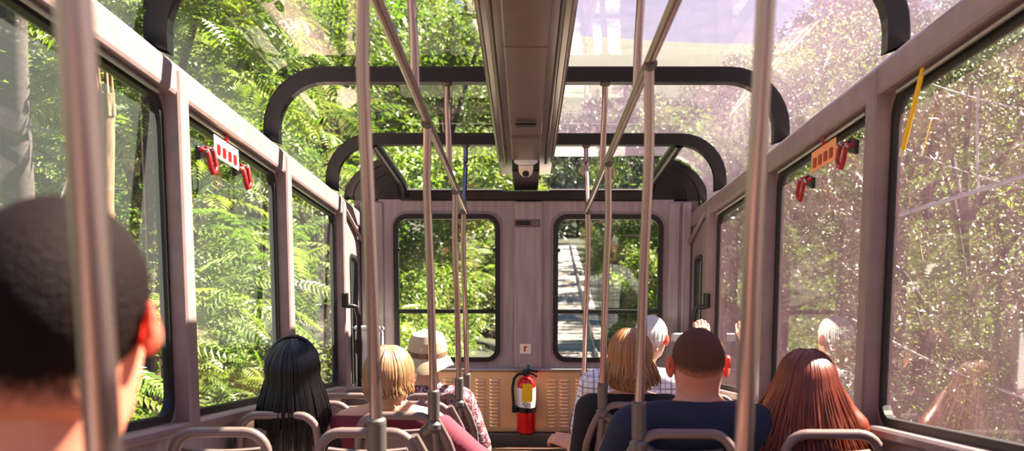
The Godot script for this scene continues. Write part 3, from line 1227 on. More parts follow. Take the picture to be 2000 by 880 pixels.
	# window hammers and cards
	for s in [-1.0, 1.0]:
		var side := "sunny" if s < 0 else "shaded"
		var spots := [[3.76, 0.605], [4.22, 0.655]] if s < 0 else [[3.76, 0.665], [4.30, 0.628]]
		for k in 2:
			var c := car(s * 1.085, spots[k][1] - (0.03 if s < 0 else 0.0), spots[k][0])
			if s < 0:
				c = car(s * 1.085, [0.645, 0.66][k], spots[k][0])
			var hm := thing("window_hammer", "red U-handled release catch on the %s side window, %s" % [side, ["beside the instruction card", "farther down the slope"][k]], "latch", c, "red window release catches")
			mb = MB.new()
			wbox(mb, c + Vector3(-0.012 if s < 0 else -0.004, -0.012, -0.045), c + Vector3(0.004 if s < 0 else 0.012, 0.035, 0.045), 0.004)
			var mount := obj("mount", mb, M.black, hm)
			mb = MB.new()
			mb.tube([c + Vector3(-s * 0.004, 0.022, -0.034), c + Vector3(-s * 0.03, 0.012, -0.036), c + Vector3(-s * 0.038, -0.04, -0.034), c + Vector3(-s * 0.038, -0.058, -0.018), c + Vector3(-s * 0.038, -0.058, 0.018), c + Vector3(-s * 0.038, -0.04, 0.034), c + Vector3(-s * 0.03, 0.012, 0.036), c + Vector3(-s * 0.004, 0.022, 0.034)], 0.0085, 10)
			obj("handle", mb, M.darkred, hm)
			mb = MB.new()
			for z in [-0.036, 0.036]:
				mb.lathe(c + Vector3(-s * 0.03, 0.016, z), Vector3(-s, 0, 0), [[0.0095, -0.004], [0.0095, 0.003], [0.0, 0.006]], 10)
			obj("screw", mb, M.alu, mount)
		var dd := 4.02 if s < 0 else 4.07
		var card2 := thing("instruction_card", "%s emergency card hung from the top of the %s side window" % ["pale pink" if s < 0 else "orange", side], "card", car(s * 1.07, 0.70, dd))
		mb = MB.new()
		var lp := PackedVector2Array([Vector2(dd - 0.16, 0.735), Vector2(dd + 0.16, 0.735), Vector2(dd + 0.16, 0.66), Vector2(dd - 0.16, 0.66)])
		mb.plate(lp, -0.030, -0.027, side_map(s))
		var sheet := obj("card", mb, M.orange if s > 0 else M.cream, card2)
		for k in 4:
			mb = MB.new()
			var q := dd - 0.11 + k * 0.072
			mb.plate(rrect(q - 0.022, 0.672, q + 0.022, 0.708, 0.008, 3), -0.0325, -0.030, side_map(s))
			obj("pictogram", mb, M.darkred, sheet)
		mb = MB.new()
		mb.tube([car(s * 1.071, 0.735, dd), car(s * 1.074, 0.775, dd)], 0.008, 8)
		obj("clip", mb, M.darkred, card2)
	# yellow bar modelled in place of a reflection in the shaded window
	var yb := thing("reflection_bar", "slim yellow bar standing in for a reflection beside the shaded window pillar", "bar", car(1.07, 0.55, 3.30))
	mb = MB.new()
	mb.tube([car(1.073, 0.775, 3.08), car(1.073, 0.67, 3.15), car(1.073, 0.57, 3.22)], 0.0065, 10)
	obj("bar", mb, M.yellow, yb)
	mb = MB.new()
	mb.tube([car(1.073, 0.57, 3.22), car(1.073, 0.555, 3.23)], 0.0075, 10)
	obj("end_cap", mb, M.cream, yb)
	# boarding rails and fare box at the lower end
	for s in [-1.0, 1.0]:
		var hb := thing("door_grab_rail", "black hooped grab rail beside the %s end door" % ("sunny" if s < 0 else "shaded"), "handle", car(s * 1.02, -0.40, 6.42))
		mb = MB.new()
		mb.tube([car(s * 1.045, 0.22, 6.40), car(s * 1.045, 0.30, 6.40)], 0.020, 10)
		obj("mount", mb, M.black, hb)
		mb = MB.new()
		mb.tube([car(s * 1.04, 0.225, 6.40), car(s * 1.01, 0.225, 6.41), car(s * 0.985, 0.22, 6.42), car(s * 0.972, 0.16, 6.42), car(s * 0.970, -0.10, 6.42), car(s * 0.972, -0.34, 6.42), car(s * 1.0, -0.38, 6.42), car(s * 1.045, -0.38, 6.42)], 0.014, 12)
		obj("rail", mb, M.black, hb)
	var fb := thing("fare_box", "white console box beside the sunny end door", "box", car(-0.95, FLOOR, 6.85))
	mb = MB.new()
	cbox(mb, -1.045, -0.90, FLOOR, 0.085, 6.74, 6.98, 0.01)
	obj("body", mb, M.white, fb)
	mb = MB.new()
	cbox(mb, -1.05, -0.895, 0.085, 0.115, 6.73, 6.99, 0.01)
	obj("lid", mb, M.white, fb)
	mb = MB.new()
	cbox(mb, -1.04, -1.00, -0.06, 0.03, 6.70, 6.74, 0.006)
	obj("card_reader", mb, M.floor, fb)
	var cb := thing("control_box", "small white control box by the shaded end door", "box", car(0.96, 0.07, 6.9))
	mb = MB.new()
	cbox(mb, 0.915, 1.0, 0.02, 0.075, 6.8, 6.95, 0.008)
	obj("body", mb, M.white, cb)


# ---------------------------------------------------------------- people
func hand(f: Field, wrist: Vector3, fwd: Vector3, back: Vector3, s: float, curl: float) -> void:
	# fwd: along the fingers, back: out of the back of the hand, s: side of the thumb
	fwd = fwd.normalized()
	back = (back - fwd * back.dot(fwd)).normalized()
	var sd := fwd.cross(back).normalized() * s
	for k in 4:
		var o := (k - 1.5) * 0.019
		var root := wrist + fwd * (0.088 - absf(k - 1.2) * 0.004) - sd * o
		f.cap(wrist + fwd * 0.02 - sd * o * 0.6, root, 0.0135, 0.0105, 0.012)
		var len: float = [0.042, 0.046, 0.043, 0.034][k]
		var p := root
		var ang := curl * 0.5
		for j in 3:
			var dir := fwd * cos(ang) - back * sin(ang)
			var q: Vector3 = p + dir * len * [1.0, 0.62, 0.5][j]
			f.cap(p, q, [0.0095, 0.0085, 0.0078][j], [0.0085, 0.0078, 0.0068][j], 0.004)
			p = q
			ang += curl
	var tp := wrist + fwd * 0.025 + sd * 0.022
	var t1 := tp + fwd * 0.035 + sd * 0.022 - back * 0.008
	var t2 := t1 + fwd * 0.030 + sd * 0.004 - back * 0.015 * curl
	f.cap(wrist + fwd * 0.015 + sd * 0.01, tp, 0.016, 0.014, 0.01)
	f.cap(tp, t1, 0.0135, 0.0105, 0.008)
	f.cap(t1, t2, 0.0105, 0.008, 0.004)
	f.cap(t2, t2 + fwd * 0.018 - back * 0.008 * curl, 0.008, 0.007, 0.004)


# stubble thins out towards the hairline: hair colour to skin colour over a width
func tone(mb: MB, p: Vector3, up: Vector3, hair: Color, skin: Color, width: float) -> void:
	up = up.normalized()
	var g := RandomNumberGenerator.new()
	g.seed = 3
	mb.c.resize(mb.v.size())
	for i in mb.v.size():
		var t := smoothstep(width * 0.3, width, (mb.v[i] - p).dot(up) + g.randf_range(-0.006, 0.006))
		mb.c[i] = skin.srgb_to_linear().lerp(hair.srgb_to_linear(), t)


func strands(mb: MB, centre: Vector3, bas: Basis, r: Vector3, n: int, len: float, spread: float, wave: float, sd: int, part := 0.0, thick := 0.005, low_el := -0.25) -> void:
	var g := RandomNumberGenerator.new()
	g.seed = sd
	mb.use_col = true
	for i in n:
		var az := g.randf_range(0.0, TAU)
		# leave the face free (face is at local -z)
		var facing := cos(az)   # 1 = front
		if facing > 0.55:
			continue
		var path := []
		var rad := []
		var lift := 1.0 + g.randf_range(0.0, 0.05)
		var steps := 7
		var dir := Vector3(sin(az), 0, -cos(az))
		for j in steps:
			var el := lerpf(PI * 0.49 - g.randf() * 0.06, low_el, j / (steps - 1.0))
			var p := Vector3(dir.x * cos(el) * r.x, sin(el) * r.y, dir.z * cos(el) * r.z) * lift
			path.append(centre + bas * p)
			rad.append(thick * (0.5 if j == 0 else 1.0))
		var p0: Vector3 = path[steps - 1]
		var ln := len * g.randf_range(0.82, 1.05)
		var out := bas * dir
		var ph := g.randf() * TAU
		if ln > 0.03:
			for j in range(1, 7):
				var t := j / 6.0
				path.append(p0 + Vector3(0, -ln * t, 0) + out * (spread * (sin(t * PI * 0.5) if spread < 0.08 else t)) + Vector3(sin(ph + t * 5.0), 0, cos(ph + t * 4.0)) * wave * t)
				rad.append(thick * lerpf(1.0, 0.35, t))
		var k := g.randf_range(0.6, 1.45)
		mb.col = Color(k, k * g.randf_range(0.92, 1.02), k * g.randf_range(0.85, 1.0))
		mb.tube(path, rad, 5, false)


func person(o: Dictionary) -> void:
	var x: float = o.x
	var d: float = o.d
	var top := car(x, o.top, d)
	var seat := car(x, -0.835, d)
	var T := top.y
	var Z := top.z
	var sc: float = o.get("scale", 1.0)
	var wsh: float = o.get("wide", 0.19)
	var base := Vector3(x, seat.y - 0.41, Z - 0.3)
	var who := thing("person", o.label, "person", base)
	var hipy := seat.y + 0.125
	var lean: float = o.get("lean", 0.06)
	var hx: float = o.get("head_dx", 0.0)
	# points
	var neck0 := Vector3(x, T - 0.285, Z + 0.035)
	var hc := Vector3(x + hx, T - 0.105 * sc, Z)
	var bas := Basis.from_euler(Vector3(o.get("nod", 0.0), o.get("turn", 0.0), o.get("tilt", 0.0)))
	var chest := Vector3(x, T - 0.46, Z + 0.02)
	var hip := Vector3(x, hipy, Z + 0.02 - lean)
	var body := Field.new()
	var arms := []
	var dp: float = o.get("drop", 0.345)
	for s in [-1.0, 1.0]:
		var sh := Vector3(x + s * wsh, T - dp, Z + 0.03)
		var ar: Dictionary = o.get("arm_r" if s > 0 else "arm_l", {})
		var el: Vector3 = sh + ar.get("elbow", Vector3(s * 0.055, -0.27, -0.04))
		var wr: Vector3 = el + ar.get("wrist", Vector3(-s * 0.12, 0.0, -0.21))
		arms.append([s, sh, el, wr, ar])
	var build_torso := func(f: Field, g: float) -> void:
		for s in [-1.0, 1.0]:
			f.cap(hip + Vector3(s * 0.08, 0, 0), chest + Vector3(s * 0.085, 0, 0), 0.125 + g, 0.115 + g, 0.05)
			f.cap(chest + Vector3(s * 0.07, 0.02, 0), Vector3(x + s * (wsh - 0.045), T - dp - 0.01, Z + 0.03), 0.10 + g, 0.062 + g, 0.05)
			f.cap(Vector3(x + s * 0.025, T - dp + 0.06, Z + 0.04), Vector3(x + s * (wsh - 0.03), T - dp + 0.007, Z + 0.035), 0.042 + g, 0.05 + g, 0.05)
	build_torso.call(body, 0.0)
	var nk: float = o.get("neck", 0.055)
	body.cap(neck0, hc + Vector3(0, -0.06, 0.018), nk, nk * 0.94, 0.04)
	for a in arms:
		body.cap(a[1], a[2], 0.05, 0.040, 0.03)
		body.cap(a[2], a[3], 0.040, 0.026, 0.03)
	for s in [-1.0, 1.0]:
		var h1 := hip + Vector3(s * 0.09, -0.01, 0)
		var kn := hip + Vector3(s * 0.10, 0.03, -0.44)
		kn.y = seat.y + 0.10
		var an := Vector3(kn.x, seat.y - 0.34, kn.z - 0.02)
		body.cap(h1, kn, 0.088, 0.06, 0.04)
		body.cap(kn, an, 0.056, 0.036, 0.03)
		body.cap(an, an + Vector3(0, -0.03, -0.15), 0.036, 0.028, 0.03)
	var mb := MB.new()
	body.build(mb, 0.014)
	# head and hands on finer grids
	var hd := Field.new()
	var P := func(lx: float, ly: float, lz: float) -> Vector3: return hc + bas * (Vector3(lx, ly, lz) * sc)
	hd.ell(P.call(0, 0.022, 0.012), Vector3(0.074, 0.083, 0.094) * sc, bas, 0.02)
	hd.ell(P.call(0, -0.035, -0.028), Vector3(0.060, 0.082, 0.066) * sc, bas, 0.03)
	hd.cap(P.call(-0.02, -0.095, -0.062), P.call(0.02, -0.095, -0.062), 0.022, 0.022, 0.025)
	hd.cap(P.call(0, 0.0, -0.088), P.call(0, -0.036, -0.108), 0.008, 0.013, 0.012)
	hd.cap(P.call(-0.04, 0.018, -0.072), P.call(0.04, 0.018, -0.072), 0.012, 0.012, 0.012)
	hd.cap(P.call(-0.018, -0.068, -0.087), P.call(0.018, -0.068, -0.087), 0.007, 0.007, 0.006)
	hd.cap(neck0 + Vector3(0, 0.02, 0), hc + Vector3(0, -0.05, 0.018), nk * 1.04, nk * 0.96, 0.04)
	hd.build(mb, 0.0075)
	for a in arms:
		var hf := Field.new()
		var fw: Vector3 = a[4].get("fingers", a[3] - a[2])
		hand(hf, a[3], fw, a[4].get("back", Vector3.UP), a[4].get("thumb", -a[0]), a[4].get("curl", 0.45))
		hf.cap(a[3] - (a[3] - a[2]).normalized() * 0.04, a[3], 0.027, 0.024, 0.02)
		hf.build(mb, 0.0052)
	var m := MeshInstance3D.new()
	m.name = "body"
	m.mesh = mb.mesh(base)
	m.mesh.surface_set_material(0, M[o.get("skin", "skin")])
	# ears
	var eb := MB.new()
	for s in [-1.0, 1.0]:
		var ef := Field.new()
		var eb2 := bas * Basis.from_euler(Vector3(0.15, s * -float(o.get("ear_out", 0.55)), s * -0.1))
		ef.ell(P.call(s * 0.082, -0.006, 0.012), Vector3(0.008, 0.033, 0.019) * sc * o.get("ear", 1.0), eb2, 0.01)
		ef.cap(P.call(s * 0.070, -0.008, 0.0), P.call(s * 0.080, -0.012, 0.006), 0.012 * sc, 0.009 * sc, 0.01)
		ef.cap(P.call(s * 0.086, 0.022, 0.024), P.call(s * 0.088, -0.005, 0.032), 0.004, 0.004, 0.004)
		ef.build(eb, 0.0045)
	eb.mesh(base, m.mesh)
	m.mesh.surface_set_material(1, M.ear)
	who.add_child(m)
	# eyes
	for s in [-1.0, 1.0]:
		var yb := MB.new()
		var yf := Field.new()
		yf.ell(P.call(s * 0.031, 0.0, -0.078), Vector3(0.012, 0.008, 0.010), bas, 0.002)
		yf.build(yb, 0.004)
		obj("eye", yb, M.white, who)
	# shirt
	var st := Field.new()
	build_torso.call(st, 0.012)
	st.cap(neck0 + Vector3(0, -0.06, 0), neck0 + Vector3(0, 0.01, 0), nk + 0.016, nk + 0.012, 0.03)
	if o.get("hood", false):
		st.ell(Vector3(x, T - 0.262, Z + 0.085), Vector3(0.105, 0.042, 0.045), Basis.IDENTITY, 0.04)
		st.ell(Vector3(x, T - 0.315, Z + 0.115), Vector3(0.085, 0.05, 0.04), Basis.IDENTITY, 0.04)
	var bare: float = o.get("sleeve", 0.75)
	for a in arms:
		st.cap(a[1], a[2].lerp(a[1], 0.0) if bare >= 1.0 else a[1].lerp(a[2], bare), 0.064, 0.054, 0.03)
		if bare >= 1.0:
			st.cap(a[2], a[2].lerp(a[3], bare - 1.0), 0.054, 0.040, 0.03)
	if o.get("collar", false):
		st.cap(Vector3(x, T - 0.27, Z + 0.035), Vector3(x, T - 0.248, Z + 0.032), 0.072, 0.068, 0.012)
	st.clip(Vector3(x, T - o.get("neckline", 0.262), Z + 0.03), Vector3(0, 1, -0.25))
	var sb := MB.new()
	st.build(sb, 0.0125)
	obj("shirt", sb, M[o.shirt], who)
	if o.get("collar", false):
		var cb := MB.new()
		for k in 1:
			var ring := []
			for i in 19:
				var w := i / 18.0 * PI * 1.6 - PI * 0.3
				ring.append(Vector3(x + cos(w) * 0.070, T - 0.262 + 0.008 * sin(w), Z + 0.034 + sin(w) * 0.066))
			cb.tube(ring, 0.011, 8, true, 1.6)
		obj("collar", cb, M[o.shirt], who)
	# trousers
	var tr := Field.new()
	for s in [-1.0, 1.0]:
		var h1 := hip + Vector3(s * 0.09, -0.01, 0)
		var kn := hip + Vector3(s * 0.10, 0.03, -0.44)
		kn.y = seat.y + 0.10
		var an := Vector3(kn.x, seat.y - 0.30, kn.z - 0.02)
		tr.cap(h1, kn, 0.100, 0.070, 0.04)
		tr.cap(kn, an, 0.068, 0.056, 0.03)
	tr.cap(hip + Vector3(-0.07, 0, 0), hip + Vector3(0.07, 0, 0), 0.132, 0.132, 0.04)
	var tb := MB.new()
	tr.build(tb, 0.018)
	obj("trousers", tb, M[o.get("trousers", "denim")], who)
	for s in [-1.0, 1.0]:
		var fb := MB.new()
		var ff := Field.new()
		var an := hip + Vector3(s * 0.10, 0, -0.46)
		an.y = seat.y - 0.365
		ff.cap(an + Vector3(0, 0, 0.05), an + Vector3(0, -0.012, -0.16), 0.043, 0.034, 0.02)
		ff.build(fb, 0.014)
		obj("shoe", fb, M.dark_cloth, who)
	# hair
	var hr: String = o.hair
	var hb := MB.new()
	hb.use_col = true
	var hm: Material = M[o.hair_mat]
	var hf := Field.new()
	match hr:
		"buzz":
			hf.ell(P.call(0, 0.022, 0.012), Vector3(0.0755, 0.0843, 0.0955) * sc, bas, 0.01)
			hf.clip(P.call(0, -0.050, 0.02), bas * Vector3(0, -1, -0.55))
			hf.build(hb, 0.006)
			tone(hb, P.call(0, -0.050, 0.02), bas * Vector3(0, 1, 0.1), Color(0.33, 0.22, 0.17), M[o.get("skin", "skin")].albedo_color, 0.075)
		"short":
			hf.ell(P.call(0, 0.026, 0.014), Vector3(0.080, 0.089, 0.100) * sc, bas, 0.01)
			hf.cap(P.call(-0.03, -0.045, 0.066), P.call(0.03, -0.045, 0.066), 0.022, 0.022, 0.02)
			hf.clip(P.call(0, -0.062, 0.05), bas * Vector3(0, -1.0, -0.75))
			hf.build(hb, 0.006)
			tone(hb, P.call(0, -0.075, 0.05), bas * Vector3(0, 1, 0.1), hm.albedo_color, M[o.get("skin", "skin")].albedo_color, 0.06)
			hm = M.hair_tone
			if o.hair_mat == "hair_grey" and not o.get("hat", false):
				strands(hb, P.call(0, 0.02, 0.014), bas, Vector3(0.078, 0.088, 0.098) * sc, 150, 0.0, 0.0, 0.0, 5, 0.0, 0.0030)
		_:
			var L: float = o.hair_len
			var sp: float = o.hair_spread
			var rr: Vector3 = Vector3(0.084, 0.092, 0.104) * sc * float(o.get("hair_vol", 1.0))
			hf.ell(P.call(0, 0.014, 0.014), rr, bas, 0.02)
			hf.clip(P.call(0, 0.0, -0.045), bas * Vector3(0, -0.35, -1.0))
			hf.build(hb, 0.009)
			var hg := Field.new()
			var back0: Vector3 = P.call(0, -0.02, 0.045)
			for k in 5:
				var u := (k - 2) / 2.0
				var q := Vector3(back0.x + u * 0.055, back0.y, back0.z - absf(u) * 0.03)
				q.y += 0.03 if sp > 0.05 else 0.0
				hg.cap(q, q + Vector3(u * (0.01 + sp), -L * 0.55, 0.030), 0.038, 0.038, 0.03)
				hg.cap(q + Vector3(u * (0.01 + sp), -L * 0.55, 0.030), q + Vector3(u * (0.015 + sp * 1.25), -L * (0.96 - 0.06 * absf(u)), 0.045), 0.040, 0.022, 0.03)
			hg.build(hb, 0.012)
			strands(hb, P.call(0, 0.014, 0.014), bas, rr * 1.01, o.get("hair_n", 460), L, sp + 0.03, o.get("hair_wave", 0.006), 77 + int(x * 100.0), 0.0, 0.0036, 0.12 if sp > 0.05 else -0.25)
	# vertex colours for the solid parts
	while hb.c.size() < hb.v.size():
		hb.c.append(Color(0.8, 0.8, 0.8))
	var hair := obj("hair", hb, hm, who)
	# extras
	if o.get("sunglasses", false):
		var gb := MB.new()
		var ring := []
		for i in 13:
			var w := PI * 0.12 + i / 12.0 * PI * 0.76
			ring.append(P.call(cos(w) * 0.097, 0.012 + sin(w) * 0.117, 0.0 - sin(w) * 0.012))
		gb.tube(ring, 0.0075, 8)
		obj("sunglasses", gb, M.black, who)
	if o.get("bun", false):
		var bb := MB.new()
		bb.use_col = true
		var bf := Field.new()
		var q: Vector3 = P.call(0.012, -0.085, 0.088)
		bf.ell(q, Vector3(0.034, 0.030, 0.030), Basis.IDENTITY, 0.01)
		bf.cap(q, q + Vector3(0.035, -0.03, 0.0), 0.022, 0.016, 0.02)
		bf.cap(q + Vector3(0.035, -0.03, 0.0), q + Vector3(0.05, -0.085, -0.01), 0.016, 0.006, 0.02)
		bf.build(bb, 0.006)
		for k in bb.v.size():
			bb.c.resize(bb.v.size())
		bb.c.fill(Color(0.95, 0.9, 0.85))
		obj("ponytail", bb, hm, who)
	if o.get("hat", false):
		var tb2 := MB.new()
		var cc: Vector3 = P.call(0, 0.03, 0.0)
		tb2.lathe(cc, bas * Vector3.UP, [[0.098, -0.05], [0.099, -0.01], [0.095, 0.03], [0.078, 0.062], [0.04, 0.078], [0.0, 0.080]], 26)
		var hat := thing("sun_hat", "crumpled straw coloured sun hat worn by the person in the printed shirt", "hat", cc)
		obj("crown", tb2, M.straw, hat)
		var rows := []
		for i in 3:
			var row := []
			for j in 40:
				var w := TAU * j / 40
				var r: float = [0.098, 0.124, 0.146][i]
				var droop: float = [-0.045, -0.062, -0.100][i] + 0.012 * sin(w * 3.0 + 0.6) * i * 0.6
				row.append(cc + bas * Vector3(cos(w) * r * 0.92, droop, sin(w) * r))
			rows.append(row)
		var br := MB.new()
		br.grid(rows, cc + Vector3(0, -1, 0), true)
		obj("brim", br, M.straw, hat)
		var bd := MB.new()
		bd.lathe(cc, bas * Vector3.UP, [[0.0985, -0.045], [0.1005, -0.042], [0.1015, -0.022], [0.0995, -0.018]], 26)
		obj("hat_band", bd, M.bark_pale, hat)


func build_people() -> void:
	person({"x": -0.428, "d": 1.01, "top": 0.128, "label": "man with short dark hair and a red-lit ear behind the blurred pole", "shirt": "dark_cloth", "hair": "short", "hair_mat": "hair_dark", "skin": "skin_red", "turn": 0.06, "scale": 1.04, "ear": 0.72, "ear_out": 0.15, "sleeve": 0.8, "neckline": 0.30})
	person({"x": -0.855, "d": 4.03, "top": 0.0, "label": "woman with long black hair and sunglasses pushed up on her head", "shirt": "dark_cloth", "hair": "long", "hair_mat": "hair_black", "hair_len": 0.26, "hair_spread": 0.02, "hair_wave": 0.003, "wide": 0.150, "arm_l": {"elbow": Vector3(0.01, -0.27, -0.05)}, "sunglasses": true, "sleeve": 0.25, "neckline": 0.33, "hair_vol": 1.12})
	person({"x": -0.500, "d": 4.04, "top": -0.01, "label": "woman with tied-back blonde hair wearing a maroon top", "shirt": "maroon", "hair": "long", "hair_mat": "hair_blond", "hair_len": 0.05, "hair_spread": -0.03, "hair_wave": 0.006, "wide": 0.165, "drop": 0.29, "bun": true, "sleeve": 1.5, "turn": -0.25, "neckline": 0.25, "hair_vol": 1.02,
		"arm_r": {"elbow": Vector3(0.175, -0.15, 0.0), "wrist": Vector3(0.03, -0.13, -0.18)}})
	person({"x": -0.500, "d": 5.62, "top": 0.055, "label": "person in a printed maroon and white shirt under a straw sun hat", "shirt": "print", "hair": "short", "hair_mat": "hair_grey", "hat": true, "scale": 0.86, "wide": 0.18, "sleeve": 0.9, "turn": -0.2,
		"arm_r": {"elbow": Vector3(0.10, -0.25, 0.0), "wrist": Vector3(-0.02, -0.08, -0.2)}})
	person({"x": 0.455, "d": 4.80, "top": 0.06, "label": "woman with tawny chin-length hair wearing a black top", "shirt": "black_cloth", "hair": "long", "hair_mat": "hair_tawny", "hair_len": 0.105, "hair_spread": 0.0, "hair_wave": 0.012, "wide": 0.175, "sleeve": 0.85, "neckline": 0.27, "hair_vol": 1.10,
		"arm_l": {"elbow": Vector3(-0.045, -0.25, 0.04), "wrist": Vector3(-0.025, 0.045, -0.18), "fingers": Vector3(-0.5, 0.1, -0.5), "curl": 0.6, "back": Vector3(-0.4, 1, 0.2)}})
	person({"x": 0.555, "d": 5.62, "top": 0.145, "head_dx": 0.085, "label": "white-haired man in a checked shirt with one arm raised to the grab rail", "shirt": "plaid", "hair": "short", "hair_mat": "hair_grey", "wide": 0.22, "sleeve": 0.9, "turn": -0.35, "neckline": 0.25, "collar": true,
		"arm_r": {"elbow": Vector3(0.14, -0.17, -0.20), "wrist": Vector3(0.065, 0.25, -0.36), "fingers": Vector3(0.0, 1.0, -0.25), "back": Vector3(0.1, 0.2, 1.0), "curl": 1.05, "thumb": 1.0}})
	person({"x": 0.520, "d": 3.32, "top": 0.052, "label": "man with shaved head and sunlit red ears in a navy hooded top", "shirt": "navy", "hair": "buzz", "hair_mat": "hair_tone", "skin": "skin_red", "wide": 0.205, "drop": 0.305, "hood": true, "arm_l": {"elbow": Vector3(-0.10, -0.25, -0.02)}, "sleeve": 1.9, "collar": true, "neckline": 0.215, "ear": 1.1, "neck": 0.061, "scale": 1.04})
	person({"x": 0.850, "d": 3.33, "top": -0.015, "label": "woman with long auburn hair wearing a pale top beside the dusty window", "shirt": "pale_cloth", "hair": "long", "hair_mat": "hair_red", "hair_len": 0.24, "hair_spread": 0.072, "hair_wave": 0.008, "wide": 0.145, "arm_r": {"elbow": Vector3(-0.01, -0.27, -0.05)}, "sleeve": 0.4, "hair_vol": 1.0, "hair_n": 800})


# ---------------------------------------------------------------- outdoors
func track_x(d: float) -> float:
	return 0.0 if d < 9.0 else 1.25 * smoothstep(9.0, 27.0, d) + maxf(0.0, d - 26.0) * 0.028


func track_h(d: float) -> float:
	# height of the track bed relative to the eye
	if d < 12.0:
		return -2.25 - SLOPE * d
	var e := minf(d - 12.0, 12.0)
	var a := -2.25 - SLOPE * 12.0 - (SLOPE * e - (SLOPE - 0.10) * e * e / 24.0)
	return a - maxf(0.0, d - 24.0) * 0.10


func ground_h(x: float, d: float) -> float:
	var off := absf(x - track_x(d))
	var b := maxf(0.0, off - 1.9)
	var side := -1.0 if x < track_x(d) else 1.0
	var lift := 0.22 if side < 0 else 0.16
	var far := smoothstep(60.0, 160.0, d)
	return track_h(d) + minf(b * lift * (1.0 - far * 0.7), 7.0) + 0.18 * sin(x * 1.3 + d * 0.7) * smoothstep(1.9, 4.0, off) - 0.06 * smoothstep(1.3, 2.0, off)


func leaf_mesh(kind: String, mat_: Material) -> ArrayMesh:
	var g := RandomNumberGenerator.new()
	g.seed = kind.hash()
	var mb := MB.new()
	var leaf := func(p: Vector3, dir: Vector3, up: Vector3, ln: float, wd: float) -> void:
		dir = dir.normalized()
		var sd := dir.cross(up).normalized()
		var nn := sd.cross(dir).normalized()
		var m1 := p + dir * ln * 0.42
		var tip := p + dir * ln - nn * ln * 0.16
		var l := m1 + sd * wd * 0.5 + nn * wd * 0.14
		var r := m1 - sd * wd * 0.5 + nn * wd * 0.14
		mb.tri(p, l, tip, nn)
		mb.tri(p, r, tip, nn)
	match kind:
		"broad":
			for i in 26:
				var dir := Vector3(g.randfn(), g.randfn() * 0.6 - 0.15, g.randfn()).normalized()
				var p := Vector3(g.randfn(), g.randfn() * 0.7, g.randfn()) * 0.14
				leaf.call(p, dir, Vector3(g.randfn() * 0.4, 1, g.randfn() * 0.4), g.randf_range(0.09, 0.15), g.randf_range(0.055, 0.085))
		"small":
			for i in 34:
				var dir := Vector3(g.randfn(), g.randfn() * 0.7, g.randfn()).normalized()
				var p := Vector3(g.randfn(), g.randfn() * 0.8, g.randfn()) * 0.14
				leaf.call(p, dir, Vector3(g.randfn() * 0.6, 1, g.randfn() * 0.6), g.randf_range(0.045, 0.085), g.randf_range(0.03, 0.05))
		"frond":
			for f in 3:
				var az := TAU * f / 3.0 + g.randf() * 0.8
				var out := Vector3(cos(az), 0.25, sin(az)).normalized()
				var p := Vector3.ZERO
				for i in 11:
					var t := i / 10.0
					out = (out + Vector3(0, -0.075, 0)).normalized()
					var q := p + out * 0.055
					var sd := out.cross(Vector3.UP).normalized()
					for s in [-1.0, 1.0]:
						leaf.call(q, sd * s + out * 0.45 + Vector3(0, -0.12, 0), Vector3.UP, 0.15 * sin(0.35 + t * 2.5), 0.042)
					mb.tri(p, q, q + Vector3(0, 0.006, 0), sd)
					p = q
	var m := mb.mesh()
	m.surface_set_material(0, mat_)
	return m


func foliage(parent: Node3D, mesh: ArrayMesh, blobs: Array, count: int, sd: int, size := 1.0, tint := Color(1, 1, 1), vary := 0.35) -> void:
	var g := RandomNumberGenerator.new()
	g.seed = sd
	var mm := MultiMesh.new()
	mm.transform_format = MultiMesh.TRANSFORM_3D
	mm.use_colors = true
	mm.mesh = mesh
	mm.instance_count = count
	var total := 0.0
	for b in blobs:
		total += b[1].x * b[1].y
	for i in count:
		var pick := g.randf() * total
		var b: Array = blobs[0]
		for q in blobs:
			pick -= q[1].x * q[1].y
			b = q
			if pick <= 0:
				break
		var dir := Vector3(g.randfn(), g.randfn(), g.randfn()).normalized()
		var p: Vector3 = b[0] + dir * b[1] * pow(g.randf(), 0.45)
		var s := size * g.randf_range(0.7, 1.3)
		var bs := Basis.from_euler(Vector3(g.randf_range(-0.5, 0.5), g.randf() * TAU, g.randf_range(-0.5, 0.5))).scaled(Vector3(s, s, s))
		mm.set_instance_transform(i, Transform3D(bs, p))
		var k := g.randf_range(1.0 - vary, 1.0 + vary)
		mm.set_instance_color(i, Color(tint.r * k * g.randf_range(0.85, 1.2), tint.g * k, tint.b * k * g.randf_range(0.8, 1.1)))
	var o := MultiMeshInstance3D.new()
	o.name = "foliage"
	o.multimesh = mm
	o.set_meta("kind", "stuff")
	parent.add_child(o)


